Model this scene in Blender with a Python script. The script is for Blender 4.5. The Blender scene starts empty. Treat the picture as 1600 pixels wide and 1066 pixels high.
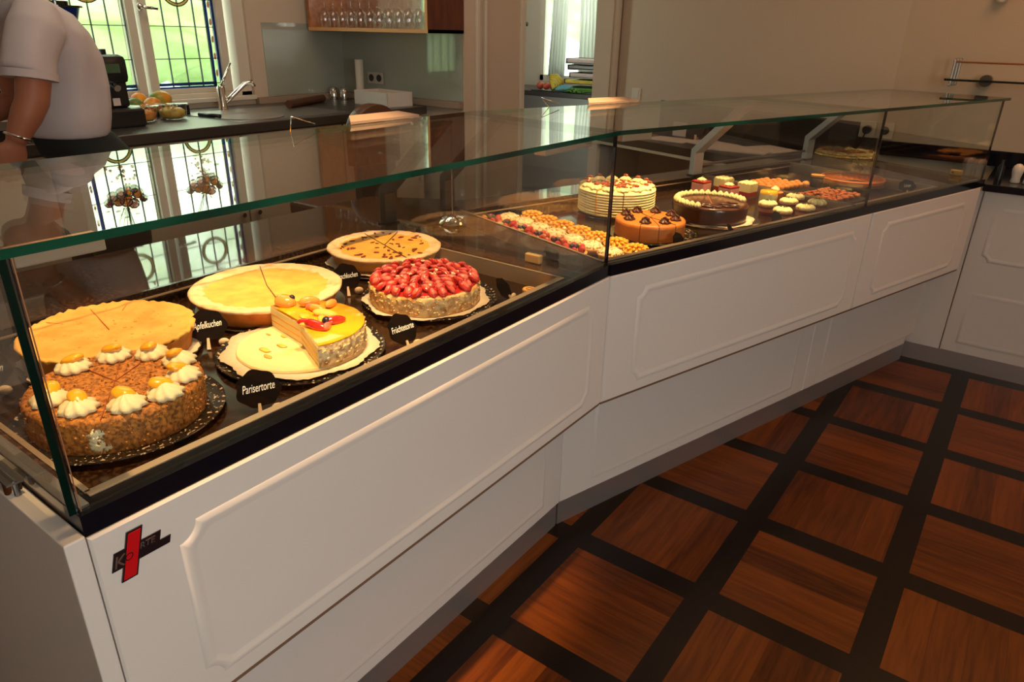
import bpy, bmesh, math, random
from mathutils import Vector, Matrix, Euler, noise
random.seed(7)
PI = math.pi
scene = bpy.context.scene
COL = scene.collection
# ------------------------------------------------------------------ camera
cam_d = bpy.data.cameras.new('camera'); cam = bpy.data.objects.new('camera', cam_d); COL.objects.link(cam)
cam_d.sensor_width = 36.0; cam_d.lens = 1101.413 / 1600 * 36.0; cam_d.clip_start = 0.02; cam_d.clip_end = 200
RZ = Matrix.Rotation(math.radians(35.75671), 4, 'Z'); RX = Matrix.Rotation(math.radians(66.31719), 4, 'X'); RC = Matrix.Rotation(math.radians(1.24381), 4, 'Z')
cam.matrix_world = Matrix.Translation((0.79613, -1.12356, 1.37918)) @ RZ @ RX @ RC
scene.camera = cam
vs = scene.view_settings
vs.view_transform = 'Standard'; vs.look = 'None'; vs.exposure = 0.0; vs.gamma = 1.0; vs.use_curve_mapping = False
# ------------------------------------------------------------------ world and lights
world = bpy.data.worlds.new('sky'); scene.world = world; world.use_nodes = True
wn = world.node_tree.nodes; wl = world.node_tree.links
for n in list(wn): wn.remove(n)
wo = wn.new('ShaderNodeOutputWorld'); wb = wn.new('ShaderNodeBackground'); wb.inputs['Strength'].default_value = 4.5
tc = wn.new('ShaderNodeTexCoord'); sp = wn.new('ShaderNodeSeparateXYZ'); rp = wn.new('ShaderNodeValToRGB')
wl.new(tc.outputs['Generated'], sp.inputs[0]); wl.new(sp.outputs['Z'], rp.inputs['Fac'])
rp.color_ramp.elements[0].position = 0.0; rp.color_ramp.elements[0].color = (0.9, 1.0, 0.92, 1)
rp.color_ramp.elements[1].position = 0.6; rp.color_ramp.elements[1].color = (0.82, 0.92, 1.0, 1)
wl.new(rp.outputs[0], wb.inputs['Color']); wl.new(wb.outputs[0], wo.inputs[0])

def area(name, loc, target, sx, sy, power, col):
    l = bpy.data.lights.new(name, 'AREA'); l.shape = 'RECTANGLE'; l.size = sx; l.size_y = sy; l.energy = power; l.color = col
    o = bpy.data.objects.new(name, l); COL.objects.link(o); o.location = loc
    o.rotation_euler = (Vector(target) - Vector(loc)).to_track_quat('-Z', 'Y').to_euler(); return o
def spot(name, loc, target, power, ang, blend, col, rad=0.03):
    l = bpy.data.lights.new(name, 'SPOT'); l.energy = power; l.spot_size = math.radians(ang); l.spot_blend = blend; l.color = col; l.shadow_soft_size = rad
    o = bpy.data.objects.new(name, l); COL.objects.link(o); o.location = loc
    o.rotation_euler = (Vector(target) - Vector(loc)).to_track_quat('-Z', 'Y').to_euler(); return o
WARM = (1.0, 0.58, 0.25)
# added fill lamp on the right; portals in the back wall and kitchen windows
area('added_daylight_fill', (2.82, -1.45, 1.45), (0.0, -1.0, 0.55), 1.3, 1.1, 27, (1.0, 0.90, 0.81))  # added lamp, lights the counter fronts from an unseen opening
for nm, lc, tg, sx_, sy_ in (('window_portal', (-3.02, 0.91, 1.68), (0.0, 0.91, 1.68), 1.02, 1.32), ('kitchen_window_portal', (-3.01, 5.06, 1.68), (-3.01, 0.0, 1.68), 0.70, 1.44)):
    area(nm, lc, tg, sx_, sy_, 1, (1, 1, 1)).data.cycles.is_portal = True
sun = bpy.data.lights.new('sun', 'SUN'); sun.energy = 17.0; sun.angle = math.radians(0.6); sun.color = (1.0, 0.96, 0.9)
suno = bpy.data.objects.new('sun', sun); COL.objects.link(suno); suno.rotation_euler = (Vector((0, 0, 0)) - Vector((0.5, 0.0, 0.866))).to_track_quat('-Z', 'Y').to_euler()
area('kitchen_ceiling_lamp', (-2.3, 4.0, 2.8), (-2.3, 4.0, 0), 0.6, 0.6, 14, (1.0, 0.95, 0.88))
# warm downlights over the display cases (their fittings are on the ceiling)
SPOTS = [((0.02, -0.62, 2.88), (-0.27, -0.55, 0.84), 360, 26), ((0.02, -0.15, 2.88), (-0.30, -0.08, 0.84), 360, 26), ((0.05, 0.72, 2.88), (-0.28, 0.70, 0.84), 620, 22),
         ((0.04, 1.34, 2.88), (-0.10, 1.26, 0.84), 700, 21), ((0.20, 1.85, 2.88), (0.10, 1.80, 0.84), 420, 18)]
for p, t, w, a in SPOTS: spot('downlight_lamp', p, t, w, a, 0.45, WARM)
area('warm_ceiling_fill', (1.3, 2.1, 2.8), (1.2, 2.1, 0), 1.2, 1.2, 24, (1.0, 0.50, 0.22))  # added warm fill for the far counter, no fitting stands there
area('service_fill', (-1.6, 0.6, 2.8), (-1.6, 0.6, 0), 0.8, 1.6, 16, (1.0, 0.80, 0.58))  # added fill that brightens the service area

# ------------------------------------------------------------------ materials
def inp(b, names, v):
    for n in names:
        if n in b.inputs: b.inputs[n].default_value = v; return
def mat(name, col, rough=0.5, metal=0.0, coat=0.0, bump=0.0, bscale=50.0, vary=0.0, vscale=20.0, col2=None, sss=0.0, trans=0.0, ior=1.45, spec=0.5, detail=4.0, ramp=(0.35, 0.65), stretch=None):
    m = bpy.data.materials.new(name); m.use_nodes = True
    nt = m.node_tree; b = nt.nodes['Principled BSDF']
    b.inputs['Base Color'].default_value = (*col, 1); b.inputs['Roughness'].default_value = rough; b.inputs['Metallic'].default_value = metal
    inp(b, ['Coat Weight'], coat); inp(b, ['Coat Roughness'], 0.06); inp(b, ['Subsurface Weight'], sss); inp(b, ['Subsurface Scale'], 0.01)
    inp(b, ['Transmission Weight'], trans); b.inputs['IOR'].default_value = ior; inp(b, ['Specular IOR Level'], spec)
    tcn = nt.nodes.new('ShaderNodeTexCoord'); src = tcn.outputs['Object']
    if stretch:
        mp = nt.nodes.new('ShaderNodeMapping'); mp.inputs['Scale'].default_value = stretch; nt.links.new(src, mp.inputs[0]); src = mp.outputs[0]
    if col2 is not None:
        n = nt.nodes.new('ShaderNodeTexNoise'); n.inputs['Scale'].default_value = vscale; n.inputs['Detail'].default_value = detail; nt.links.new(src, n.inputs['Vector'])
        r = nt.nodes.new('ShaderNodeValToRGB'); r.color_ramp.elements[0].position = ramp[0]; r.color_ramp.elements[1].position = ramp[1]
        r.color_ramp.elements[0].color = (*col, 1); r.color_ramp.elements[1].color = (*col2, 1)
        nt.links.new(n.outputs[0], r.inputs[0]); nt.links.new(r.outputs[0], b.inputs['Base Color'])
    if bump > 0:
        n2 = nt.nodes.new('ShaderNodeTexNoise'); n2.inputs['Scale'].default_value = bscale; n2.inputs['Detail'].default_value = detail; nt.links.new(src, n2.inputs['Vector'])
        bp = nt.nodes.new('ShaderNodeBump'); bp.inputs['Strength'].default_value = bump; bp.inputs['Distance'].default_value = 0.002
        nt.links.new(n2.outputs[0], bp.inputs['Height']); nt.links.new(bp.outputs[0], b.inputs['Normal'])
    return m
def glassmat(name, tint=(0.95, 0.98, 0.96), rough=0.0, ior=1.5, gcol=(1, 1, 1)):
    m = bpy.data.materials.new(name); m.use_nodes = True; nt = m.node_tree
    for n in list(nt.nodes): nt.nodes.remove(n)
    o = nt.nodes.new('ShaderNodeOutputMaterial'); mx = nt.nodes.new('ShaderNodeMixShader'); t = nt.nodes.new('ShaderNodeBsdfTransparent'); g = nt.nodes.new('ShaderNodeBsdfGlossy')
    t.inputs['Color'].default_value = (*tint, 1); g.inputs['Roughness'].default_value = rough; g.inputs['Color'].default_value = (*gcol, 1)
    ge = nt.nodes.new('ShaderNodeNewGeometry'); mr = nt.nodes.new('ShaderNodeMapRange'); mr.inputs['To Min'].default_value = ior; mr.inputs['To Max'].default_value = 1.0 / ior
    fr = nt.nodes.new('ShaderNodeFresnel'); nt.links.new(ge.outputs['Backfacing'], mr.inputs['Value']); nt.links.new(mr.outputs[0], fr.inputs['IOR'])
    nt.links.new(fr.outputs[0], mx.inputs[0]); nt.links.new(t.outputs[0], mx.inputs[1]); nt.links.new(g.outputs[0], mx.inputs[2]); nt.links.new(mx.outputs[0], o.inputs[0])
    return m
M = {}
M['white'] = mat('white_lacquer', (0.62, 0.575, 0.53), 0.38, spec=0.45)
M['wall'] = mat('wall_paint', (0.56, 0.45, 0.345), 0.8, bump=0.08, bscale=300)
M['wall_shade'] = mat('wall_paint_shade', (0.44, 0.36, 0.27), 0.8, bump=0.08, bscale=300)  # darker copy of the wall paint, shade of the back wall put into colour
M['frame_white'] = mat('window_paint', (0.62, 0.56, 0.46), 0.45)
M['ceiling'] = mat('ceiling_paint', (0.6, 0.55, 0.48), 0.9)
M['splash'] = mat('splashback_glass', (0.33, 0.345, 0.29), 0.06, coat=0.6)
M['steel'] = mat('brushed_steel', (0.42, 0.40, 0.38), 0.33, 1.0, bump=0.12, bscale=40, stretch=(1, 1, 30))
M['rim'] = mat('warmlit_steel_rim', (0.50, 0.37, 0.26), 0.38, 0.55)  # steel with the glow of the warm lamps put into its colour
M['steel_dark'] = mat('dark_steel', (0.16, 0.15, 0.145), 0.35, 0.9)
M['kick'] = mat('kickplate_steel', (0.48, 0.46, 0.45), 0.42, 0.85)
M['railshadow'] = mat('rail_shadow_brown', (0.16, 0.09, 0.05), 0.5)  # brown of the shaded gap under the upper drawers
M['warmclip'] = mat('warmlit_clip', (0.85, 0.52, 0.2), 0.35, 0.5)  # warm lamp light on the steel clips, put into their colour
M['glintwarm'] = mat('glint_line', (0.5, 0.25, 0.13), 0.3, 0.6)  # lamp glint on the glass edge, put into colour
M['chrome'] = mat('chrome', (0.8, 0.78, 0.74), 0.08, 1.0)
M['alu'] = mat('satin_aluminium', (0.56, 0.57, 0.56), 0.45, 0.6)
M['bronze'] = mat('dark_anodised_metal', (0.10, 0.085, 0.07), 0.35, 0.7)
M['edgedark'] = mat('dark_glass_edge', (0.0, 0.010, 0.007), 0.15)
M['edge'] = mat('green_glass_edge', (0.0, 0.018, 0.011), 0.12, coat=0.4, col2=(0.002, 0.075, 0.04), vscale=7, detail=1)
M['glass'] = glassmat('case_glass', (0.94, 0.962, 0.948))
M['pane'] = glassmat('thin_glass', (0.965, 0.975, 0.97))
M['winglass'] = glassmat('window_glass', (0.90, 0.95, 0.90))
M['wine'] = glassmat('wine_glass', (0.93, 0.94, 0.94), ior=1.9)
M['plastic_clear'] = glassmat('clear_plastic', (0.93, 0.93, 0.93), ior=1.6)
M['black'] = mat('black_plastic', (0.012, 0.012, 0.013), 0.35)
M['blackgloss'] = mat('black_gloss', (0.006, 0.006, 0.009), 0.12, coat=0.5)
M['card'] = mat('chalk_card', (0.006, 0.004, 0.004), 0.8, spec=0.05)
M['chalk'] = mat('chalk_writing', (0.85, 0.82, 0.78), 0.8)
M['foot'] = mat('card_foot', (0.62, 0.46, 0.32), 0.5)
M['peach'] = mat('cream_strip', (0.32, 0.23, 0.17), 0.6)
M['wood_cab'] = mat('cherry_wood', (0.42, 0.16, 0.045), 0.35, coat=0.3, col2=(0.30, 0.10, 0.025), vscale=6, stretch=(1, 6, 6))
M['wood_dark'] = mat('red_brown_wood', (0.13, 0.03, 0.012), 0.25, coat=0.4, col2=(0.09, 0.02, 0.01), vscale=6, stretch=(6, 6, 1))
M['wood_light'] = mat('light_wood_edge', (0.62, 0.32, 0.13), 0.4)
M['skin'] = mat('skin', (0.36, 0.135, 0.07), 0.5, sss=0.1, bump=0.05, bscale=120)
M['shirt'] = mat('white_cotton', (0.52, 0.46, 0.46), 0.85, bump=0.5, bscale=9, detail=1)
M['trouser'] = mat('black_cloth', (0.012, 0.014, 0.014), 0.8)
M['hair'] = mat('dark_hair', (0.03, 0.02, 0.015), 0.6, bump=0.6, bscale=90)
M['shoe'] = mat('shoe_leather', (0.015, 0.013, 0.012), 0.3)
M['cream'] = mat('whipped_cream', (0.84, 0.72, 0.46), 0.55, sss=0.1)
M['apricot'] = mat('apricot', (0.90, 0.42, 0.02), 0.25, coat=0.5, sss=0.1)
M['nut'] = mat('nut_brittle', (0.56, 0.21, 0.035), 0.6, col2=(0.20, 0.07, 0.015), vscale=190, bump=1.0, bscale=170, ramp=(0.4, 0.62))
M['crumb'] = mat('golden_crumble', (0.86, 0.49, 0.12), 0.7, col2=(0.76, 0.36, 0.065), vscale=22, bump=0.6, bscale=60)
M['crumbside'] = mat('golden_pastry_side', (0.66, 0.27, 0.045), 0.7, col2=(0.54, 0.19, 0.03), vscale=60, bump=0.5, bscale=90)
M['sugar'] = mat('sugar_dusted_pastry', (0.84, 0.58, 0.36), 0.75, col2=(0.66, 0.32, 0.12), vscale=38, bump=0.5, bscale=90, ramp=(0.45, 0.8))
M['custard'] = mat('custard_filling', (0.86, 0.46, 0.08), 0.5, col2=(0.78, 0.34, 0.05), vscale=26, bump=0.3, bscale=60)
M['pastryside'] = mat('browned_pastry_side', (0.62, 0.21, 0.03), 0.55, col2=(0.42, 0.10, 0.01), vscale=30, bump=0.4, bscale=80)
M['paleside'] = mat('pale_pastry_side', (0.66, 0.32, 0.07), 0.6, col2=(0.55, 0.25, 0.06), vscale=30, bump=0.4, bscale=80)
M['cherryspot'] = mat('baked_cherry', (0.20, 0.035, 0.02), 0.4)
M['almond'] = mat('almond_flakes', (0.90, 0.60, 0.27), 0.6, col2=(0.58, 0.24, 0.06), vscale=85, bump=1.0, bscale=70, ramp=(0.42, 0.66))
M['almondgrey'] = mat('nut_covered_cream', (0.88, 0.66, 0.36), 0.6, col2=(0.42, 0.24, 0.10), vscale=95, bump=1.0, bscale=80, ramp=(0.45, 0.64))
M['berry'] = mat('strawberry_glaze', (0.42, 0.010, 0.008), 0.12, coat=1.0, col2=(0.66, 0.045, 0.03), vscale=55, bump=0.4, bscale=160)
M['berrycut'] = mat('strawberry_flesh', (0.80, 0.16, 0.11), 0.2, coat=0.8)
M['jelly'] = mat('red_jelly', (0.55, 0.02, 0.015), 0.1, coat=1.0, bump=0.5, bscale=60)
M['yellow'] = mat('fruit_mirror_glaze', (0.90, 0.47, 0.015), 0.15, coat=0.9, col2=(0.84, 0.34, 0.015), vscale=14)
M['board'] = mat('cream_cake_base', (0.74, 0.58, 0.31), 0.6, col2=(0.62, 0.42, 0.14), vscale=14, bump=0.3, bscale=60, ramp=(0.55, 0.75))
M['paper'] = mat('doily_paper', (0.66, 0.54, 0.42), 0.8)
M['blue'] = mat('blueberry', (0.02, 0.015, 0.05), 0.35)
M['kiwi'] = mat('kiwi', (0.42, 0.46, 0.04), 0.25, coat=0.6)
M['peachfruit'] = mat('peach_slice', (0.86, 0.30, 0.06), 0.25, coat=0.7)
M['plate'] = mat('speckled_melamine', (0.012, 0.010, 0.009), 0.22, col2=(0.55, 0.42, 0.30), vscale=140, ramp=(0.60, 0.66), detail=2, coat=0.4)
M['tin'] = mat('baking_tin', (0.34, 0.27, 0.20), 0.3, 1.0)
M['glassplate'] = glassmat('plate_glass', (0.92, 0.90, 0.84), ior=1.6)
M['choc'] = mat('chocolate', (0.06, 0.014, 0.006), 0.22, coat=0.6)
M['choctop'] = mat('chocolate_glaze', (0.05, 0.011, 0.004), 0.28, coat=0.2, col2=(0.085, 0.018, 0.006), vscale=25)
M['choccream'] = mat('dark_cream', (0.08, 0.02, 0.01), 0.4)
M['caramel'] = mat('caramel_cream', (0.66, 0.22, 0.04), 0.5, col2=(0.56, 0.16, 0.03), vscale=20, bump=0.3, bscale=40)
M['ycream'] = mat('buttercream', (0.86, 0.74, 0.38), 0.55, sss=0.05)
M['nutred'] = mat('glazed_nuts', (0.34, 0.06, 0.02), 0.3, coat=0.5, bump=0.5, bscale=150)
M['mandarin'] = mat('mandarin', (0.86, 0.40, 0.03), 0.3, coat=0.6, bump=0.4, bscale=120)
M['shell'] = mat('tart_shell', (0.72, 0.42, 0.13), 0.6, col2=(0.58, 0.28, 0.07), vscale=60, bump=0.4, bscale=120)
M['nutmix'] = mat('chopped_almonds', (0.84, 0.68, 0.42), 0.6, col2=(0.45, 0.25, 0.10), vscale=110, bump=0.8, bscale=100, ramp=(0.5, 0.7))
M['pink'] = mat('pink_mousse', (0.74, 0.30, 0.22), 0.5)
M['redlayer'] = mat('red_fruit_layer', (0.40, 0.03, 0.015), 0.2, coat=0.6)
M['palemousse'] = mat('pale_mousse', (0.90, 0.76, 0.36), 0.5)
M['sponge'] = mat('dark_sponge', (0.22, 0.07, 0.03), 0.8, bump=0.5, bscale=120)
M['cupglass'] = glassmat('dessert_glass', (0.95, 0.93, 0.9), ior=1.5)
M['ball'] = mat('almond_ball', (0.82, 0.34, 0.08), 0.6, col2=(0.70, 0.22, 0.04), vscale=60, bump=0.4, bscale=120)
M['praline'] = mat('praline', (0.48, 0.12, 0.03), 0.5, col2=(0.30, 0.06, 0.015), vscale=90, bump=0.7, bscale=160)
M['stick'] = mat('pale_sweet', (0.88, 0.76, 0.36), 0.5)
M['linzer'] = mat('lattice_pastry', (0.62, 0.17, 0.04), 0.55, bump=0.4, bscale=90)
M['jam'] = mat('dark_jam', (0.02, 0.003, 0.002), 0.4)
M['leaf'] = mat('leaf', (0.05, 0.10, 0.02), 0.5)
M['red'] = mat('badge_red', (0.50, 0.005, 0.008), 0.3, coat=0.5)
M['badge'] = mat('badge_black', (0.012, 0.006, 0.008), 0.3, coat=0.5)
M['badgegrey'] = mat('badge_letter', (0.10, 0.06, 0.05), 0.4)
M['blueglass'] = mat('blue_stained_glass', (0.01, 0.05, 0.30), 0.2, trans=0.4)
M['lead'] = mat('lead_came', (0.03, 0.035, 0.04), 0.5, 0.5)
M['orangeglass'] = mat('orange_stained_glass', (0.75, 0.22, 0.02), 0.25, trans=0.4)
M['pinkglass'] = mat('pink_stained_glass', (0.70, 0.28, 0.22), 0.3, trans=0.4)
M['redglass'] = mat('dark_red_stained_glass', (0.25, 0.03, 0.02), 0.25, trans=0.3)
M['amberglass'] = mat('amber_stained_glass', (0.80, 0.55, 0.18), 0.3, trans=0.4)
M['greenglass'] = mat('green_stained_glass', (0.22, 0.32, 0.10), 0.3, trans=0.4)
M['foliage'] = mat('garden_foliage', (0.46, 0.55, 0.34), 0.8, col2=(0.80, 0.85, 0.72), vscale=1.6, bump=0.8, bscale=4, detail=6)
M['grass'] = mat('lawn', (0.30, 0.42, 0.16), 0.9, col2=(0.5, 0.6, 0.3), vscale=3)
M['curtain'] = mat('white_curtain', (0.86, 0.86, 0.82), 0.8)
_n = M['curtain'].node_tree; _t = _n.nodes.new('ShaderNodeBsdfTranslucent'); _t.inputs['Color'].default_value = (0.9, 0.9, 0.86, 1); _m = _n.nodes.new('ShaderNodeMixShader'); _m.inputs[0].default_value = 0.6
_n.links.new(_n.nodes['Principled BSDF'].outputs[0], _m.inputs[1]); _n.links.new(_t.outputs[0], _m.inputs[2]); _n.links.new(_m.outputs[0], _n.nodes['Material Output'].inputs['Surface'])
M['tile'] = mat('kitchen_tile', (0.55, 0.49, 0.40), 0.3)
M['banana'] = mat('banana', (0.72, 0.50, 0.05), 0.5, col2=(0.40, 0.36, 0.03), vscale=9)
M['apple'] = mat('red_apple', (0.40, 0.06, 0.03), 0.3)
M['mango'] = mat('mango', (0.75, 0.30, 0.03), 0.35, col2=(0.10, 0.25, 0.02), vscale=7)
M['lime'] = mat('green_fruit', (0.14, 0.20, 0.03), 0.4)
M['orangef'] = mat('orange_fruit', (0.85, 0.34, 0.02), 0.45)
M['fruitA'] = mat('cut_orange_fruit', (0.72, 0.20, 0.02), 0.3, col2=(0.85, 0.45, 0.08), vscale=40, bump=0.8, bscale=50)
M['fruitB'] = mat('cut_yellow_fruit', (0.75, 0.55, 0.12), 0.35, col2=(0.60, 0.35, 0.06), vscale=40, bump=0.8, bscale=50)
M['box'] = mat('white_card_box', (0.58, 0.54, 0.50), 0.7)
M['leather'] = mat('brown_leather', (0.09, 0.035, 0.018), 0.35, bump=0.8, bscale=14, stretch=(1, 8, 1))
M['paperwhite'] = mat('paper_sheet', (0.62, 0.52, 0.48), 0.8)
M['porcelain'] = mat('porcelain', (0.66, 0.58, 0.50), 0.25, coat=0.4)
M['socket'] = mat('socket_plastic', (0.52, 0.46, 0.38), 0.4)
M['socketdark'] = mat('socket_dark', (0.03, 0.025, 0.02), 0.5)
M['screen'] = mat('display_green', (0.05, 0.10, 0.05), 0.3)
M['desk'] = mat('desk_black', (0.02, 0.014, 0.012), 0.3)
M['teal'] = mat('teal_cloth', (0.10, 0.30, 0.35), 0.8)
M['green'] = mat('green_herb', (0.10, 0.28, 0.04), 0.7)
M['lampglow'] = mat('lamp_lens', (0.9, 0.8, 0.6), 0.3)
b = M['lampglow'].node_tree.nodes['Principled BSDF']; inp(b, ['Emission Color'], (1, 0.6, 0.25, 1)); inp(b, ['Emission Strength'], 14.0)

def granite(name, rough, dark=1.0):
    m = bpy.data.materials.new(name); m.use_nodes = True; nt = m.node_tree; b = nt.nodes['Principled BSDF']
    t = nt.nodes.new('ShaderNodeTexCoord')
    v = nt.nodes.new('ShaderNodeTexVoronoi'); v.inputs['Scale'].default_value = 420; nt.links.new(t.outputs['Object'], v.inputs['Vector'])
    n = nt.nodes.new('ShaderNodeTexNoise'); n.inputs['Scale'].default_value = 130; n.inputs['Detail'].default_value = 6; nt.links.new(t.outputs['Object'], n.inputs['Vector'])
    r = nt.nodes.new('ShaderNodeValToRGB'); e = r.color_ramp.elements
    e[0].position = 0.42; e[0].color = (0.010 * dark, 0.006 * dark, 0.004 * dark, 1); e[1].position = 0.62; e[1].color = (0.060 * dark, 0.026 * dark, 0.012 * dark, 1)
    x = e.new(0.74); x.color = (0.16 * dark, 0.08 * dark, 0.04 * dark, 1)
    mx = nt.nodes.new('ShaderNodeMath'); mx.operation = 'MULTIPLY_ADD'; mx.inputs[1].default_value = 0.22
    nt.links.new(v.outputs['Distance'], mx.inputs[0]); nt.links.new(n.outputs[0], mx.inputs[2]); nt.links.new(mx.outputs[0], r.inputs[0])
    nt.links.new(r.outputs[0], b.inputs['Base Color']); b.inputs['Roughness'].default_value = rough; return m
M['granite'] = granite('polished_brown_granite', 0.035, 0.8)
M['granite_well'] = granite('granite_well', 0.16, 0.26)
M['granite_black'] = mat('black_stone_edge', (0.004, 0.004, 0.007), 0.14)

def floor_mat():
    m = bpy.data.materials.new('parquet'); m.use_nodes = True; nt = m.node_tree; b = nt.nodes['Principled BSDF']; L = nt.links
    def math_(op, a, c=None):
        n = nt.nodes.new('ShaderNodeMath'); n.operation = op
        for i, v in enumerate((a, c)):
            if v is None: continue
            if isinstance(v, (int, float)): n.inputs[i].default_value = v
            else: L.new(v, n.inputs[i])
        return n.outputs[0]
    t = nt.nodes.new('ShaderNodeTexCoord'); s = nt.nodes.new('ShaderNodeSeparateXYZ'); L.new(t.outputs['Object'], s.inputs[0])
    u = math_('DIVIDE', s.outputs['X'], 0.4); v = math_('DIVIDE', s.outputs['Y'], 0.40816)
    fu = math_('SUBTRACT', u, math_('FLOOR', u)); fv = math_('SUBTRACT', v, math_('FLOOR', v))
    inside = math_('MULTIPLY', math_('LESS_THAN', fu, 1 - 0.1708), math_('LESS_THAN', fv, 1 - 0.1786))
    iu = math_('FLOOR', u); iv = math_('FLOOR', v)
    par = math_('MODULO', math_('ABSOLUTE', math_('ADD', iu, iv)), 2.0)
    def mixv(f, a, c):
        n = nt.nodes.new('ShaderNodeMix'); n.data_type = 'FLOAT'; L.new(f, n.inputs[0]); L.new(a, n.inputs[2]); L.new(c, n.inputs[3]); return n.outputs[0]
    along = mixv(par, s.outputs['X'], s.outputs['Y']); across = mixv(par, fv, fu)
    plank = math_('FLOOR', math_('MULTIPLY', across, 4.9))
    cell = nt.nodes.new('ShaderNodeCombineXYZ'); L.new(math_('ADD', iu, math_('MULTIPLY', plank, 0.37)), cell.inputs[0]); L.new(iv, cell.inputs[1]); L.new(plank, cell.inputs[2])
    wn_ = nt.nodes.new('ShaderNodeTexWhiteNoise'); L.new(cell.outputs[0], wn_.inputs['Vector'])
    gv = nt.nodes.new('ShaderNodeCombineXYZ'); L.new(math_('MULTIPLY', along, 5.0), gv.inputs[0]); L.new(math_('MULTIPLY', math_('ADD', across, wn_.outputs['Value']), 26.0), gv.inputs[1]); L.new(math_('MULTIPLY', math_('ADD', iu, math_('MULTIPLY', iv, 3.1)), 1.7), gv.inputs[2])
    gn = nt.nodes.new('ShaderNodeTexNoise'); gn.inputs['Scale'].default_value = 1.0; gn.inputs['Detail'].default_value = 5; gn.inputs['Distortion'].default_value = 0.6; L.new(gv.outputs[0], gn.inputs['Vector'])
    tone = math_('ADD', math_('MULTIPLY', gn.outputs[0], 0.7), math_('MULTIPLY', wn_.outputs['Value'], 0.3))
    r = nt.nodes.new('ShaderNodeValToRGB'); e = r.color_ramp.elements; e[0].position = 0.28; e[0].color = (0.050, 0.0105, 0.0012, 1); e[1].position = 0.72; e[1].color = (0.185, 0.046, 0.0045, 1); L.new(tone, r.inputs[0])
    # thin joints between the planks
    pj = math_('FRACT', math_('MULTIPLY', across, 4.9)); joint = math_('GREATER_THAN', pj, 0.985)
    mj = nt.nodes.new('ShaderNodeMix'); mj.data_type = 'RGBA'; L.new(joint, mj.inputs[0]); L.new(r.outputs[0], mj.inputs[6]); mj.inputs[7].default_value = (0.07, 0.016, 0.004, 1)
    dk = nt.nodes.new('ShaderNodeValToRGB'); dk.color_ramp.elements[0].color = (0.004, 0.002, 0.0014, 1); dk.color_ramp.elements[1].color = (0.009, 0.004, 0.0025, 1); L.new(gn.outputs[0], dk.inputs[0])
    mx = nt.nodes.new('ShaderNodeMix'); mx.data_type = 'RGBA'; L.new(inside, mx.inputs[0]); L.new(dk.outputs[0], mx.inputs[6]); L.new(mj.outputs[2], mx.inputs[7])
    L.new(mx.outputs[2], b.inputs['Base Color']); b.inputs['Roughness'].default_value = 0.30; inp(b, ['Specular IOR Level'], 0.22)
    return m
M['floor'] = floor_mat()

# ------------------------------------------------------------------ mesh helpers
def bm_new(): return bmesh.new()
def add_box(bm, a, c, rot=None, at=None):
    x0, y0, z0 = [min(p, q) for p, q in zip(a, c)]; x1, y1, z1 = [max(p, q) for p, q in zip(a, c)]
    vs_ = [Vector(v) for v in ((x0, y0, z0), (x1, y0, z0), (x1, y1, z0), (x0, y1, z0), (x0, y0, z1), (x1, y0, z1), (x1, y1, z1), (x0, y1, z1))]
    if rot is not None: vs_ = [rot @ v for v in vs_]
    if at is not None: vs_ = [v + Vector(at) for v in vs_]
    w = [bm.verts.new(v) for v in vs_]
    for f in ((0, 3, 2, 1), (4, 5, 6, 7), (0, 1, 5, 4), (1, 2, 6, 5), (2, 3, 7, 6), (3, 0, 4, 7)): bm.faces.new([w[i] for i in f])
def add_prism(bm, pts, z0, z1, f=None):
    """polygon in a plane (u,v) extruded along the third axis; f maps (u,v,w) to a point"""
    f = f or (lambda u, v, w: (u, v, w))
    a = [bm.verts.new(f(u, v, z0)) for u, v in pts]; c = [bm.verts.new(f(u, v, z1)) for u, v in pts]
    n = len(pts); bm.faces.new(a[::-1]); bm.faces.new(c)
    for i in range(n): bm.faces.new((a[i], a[(i + 1) % n], c[(i + 1) % n], c[i]))
def add_lathe(bm, prof, seg=48, c=(0, 0, 0), fn=None, a0=0.0, a1=2 * PI, rot=None):
    full = abs(a1 - a0 - 2 * PI) < 1e-6; n = seg if full else seg + 1; rings = []
    for r, z in prof:
        ring = []
        for i in range(n):
            a = a0 + (a1 - a0) * i / seg; rr, zz = (r, z) if fn is None else fn(r, z, a)
            v = Vector((rr * math.cos(a), rr * math.sin(a), zz))
            if rot is not None: v = rot @ v
            ring.append(bm.verts.new(v + Vector(c)))
        rings.append(ring)
    for j in range(len(rings) - 1):
        for i in range(n if full else n - 1):
            k = (i + 1) % n
            try: bm.faces.new((rings[j][i], rings[j][k], rings[j + 1][k], rings[j + 1][i]))
            except ValueError: pass
    if not full:
        for col in (0, n - 1):
            try: bm.faces.new([rg[col] for rg in (rings if col else rings[::-1])])
            except ValueError: pass
def cap(bm, ring_pts): pass
def add_loft(bm, rings, close=True):
    vr = [[bm.verts.new(p) for p in r] for r in rings]; n = len(vr[0])
    for j in range(len(vr) - 1):
        for i in range(n): bm.faces.new((vr[j][i], vr[j][(i + 1) % n], vr[j + 1][(i + 1) % n], vr[j + 1][i]))
    if close: bm.faces.new(vr[0][::-1]); bm.faces.new(vr[-1])
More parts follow.
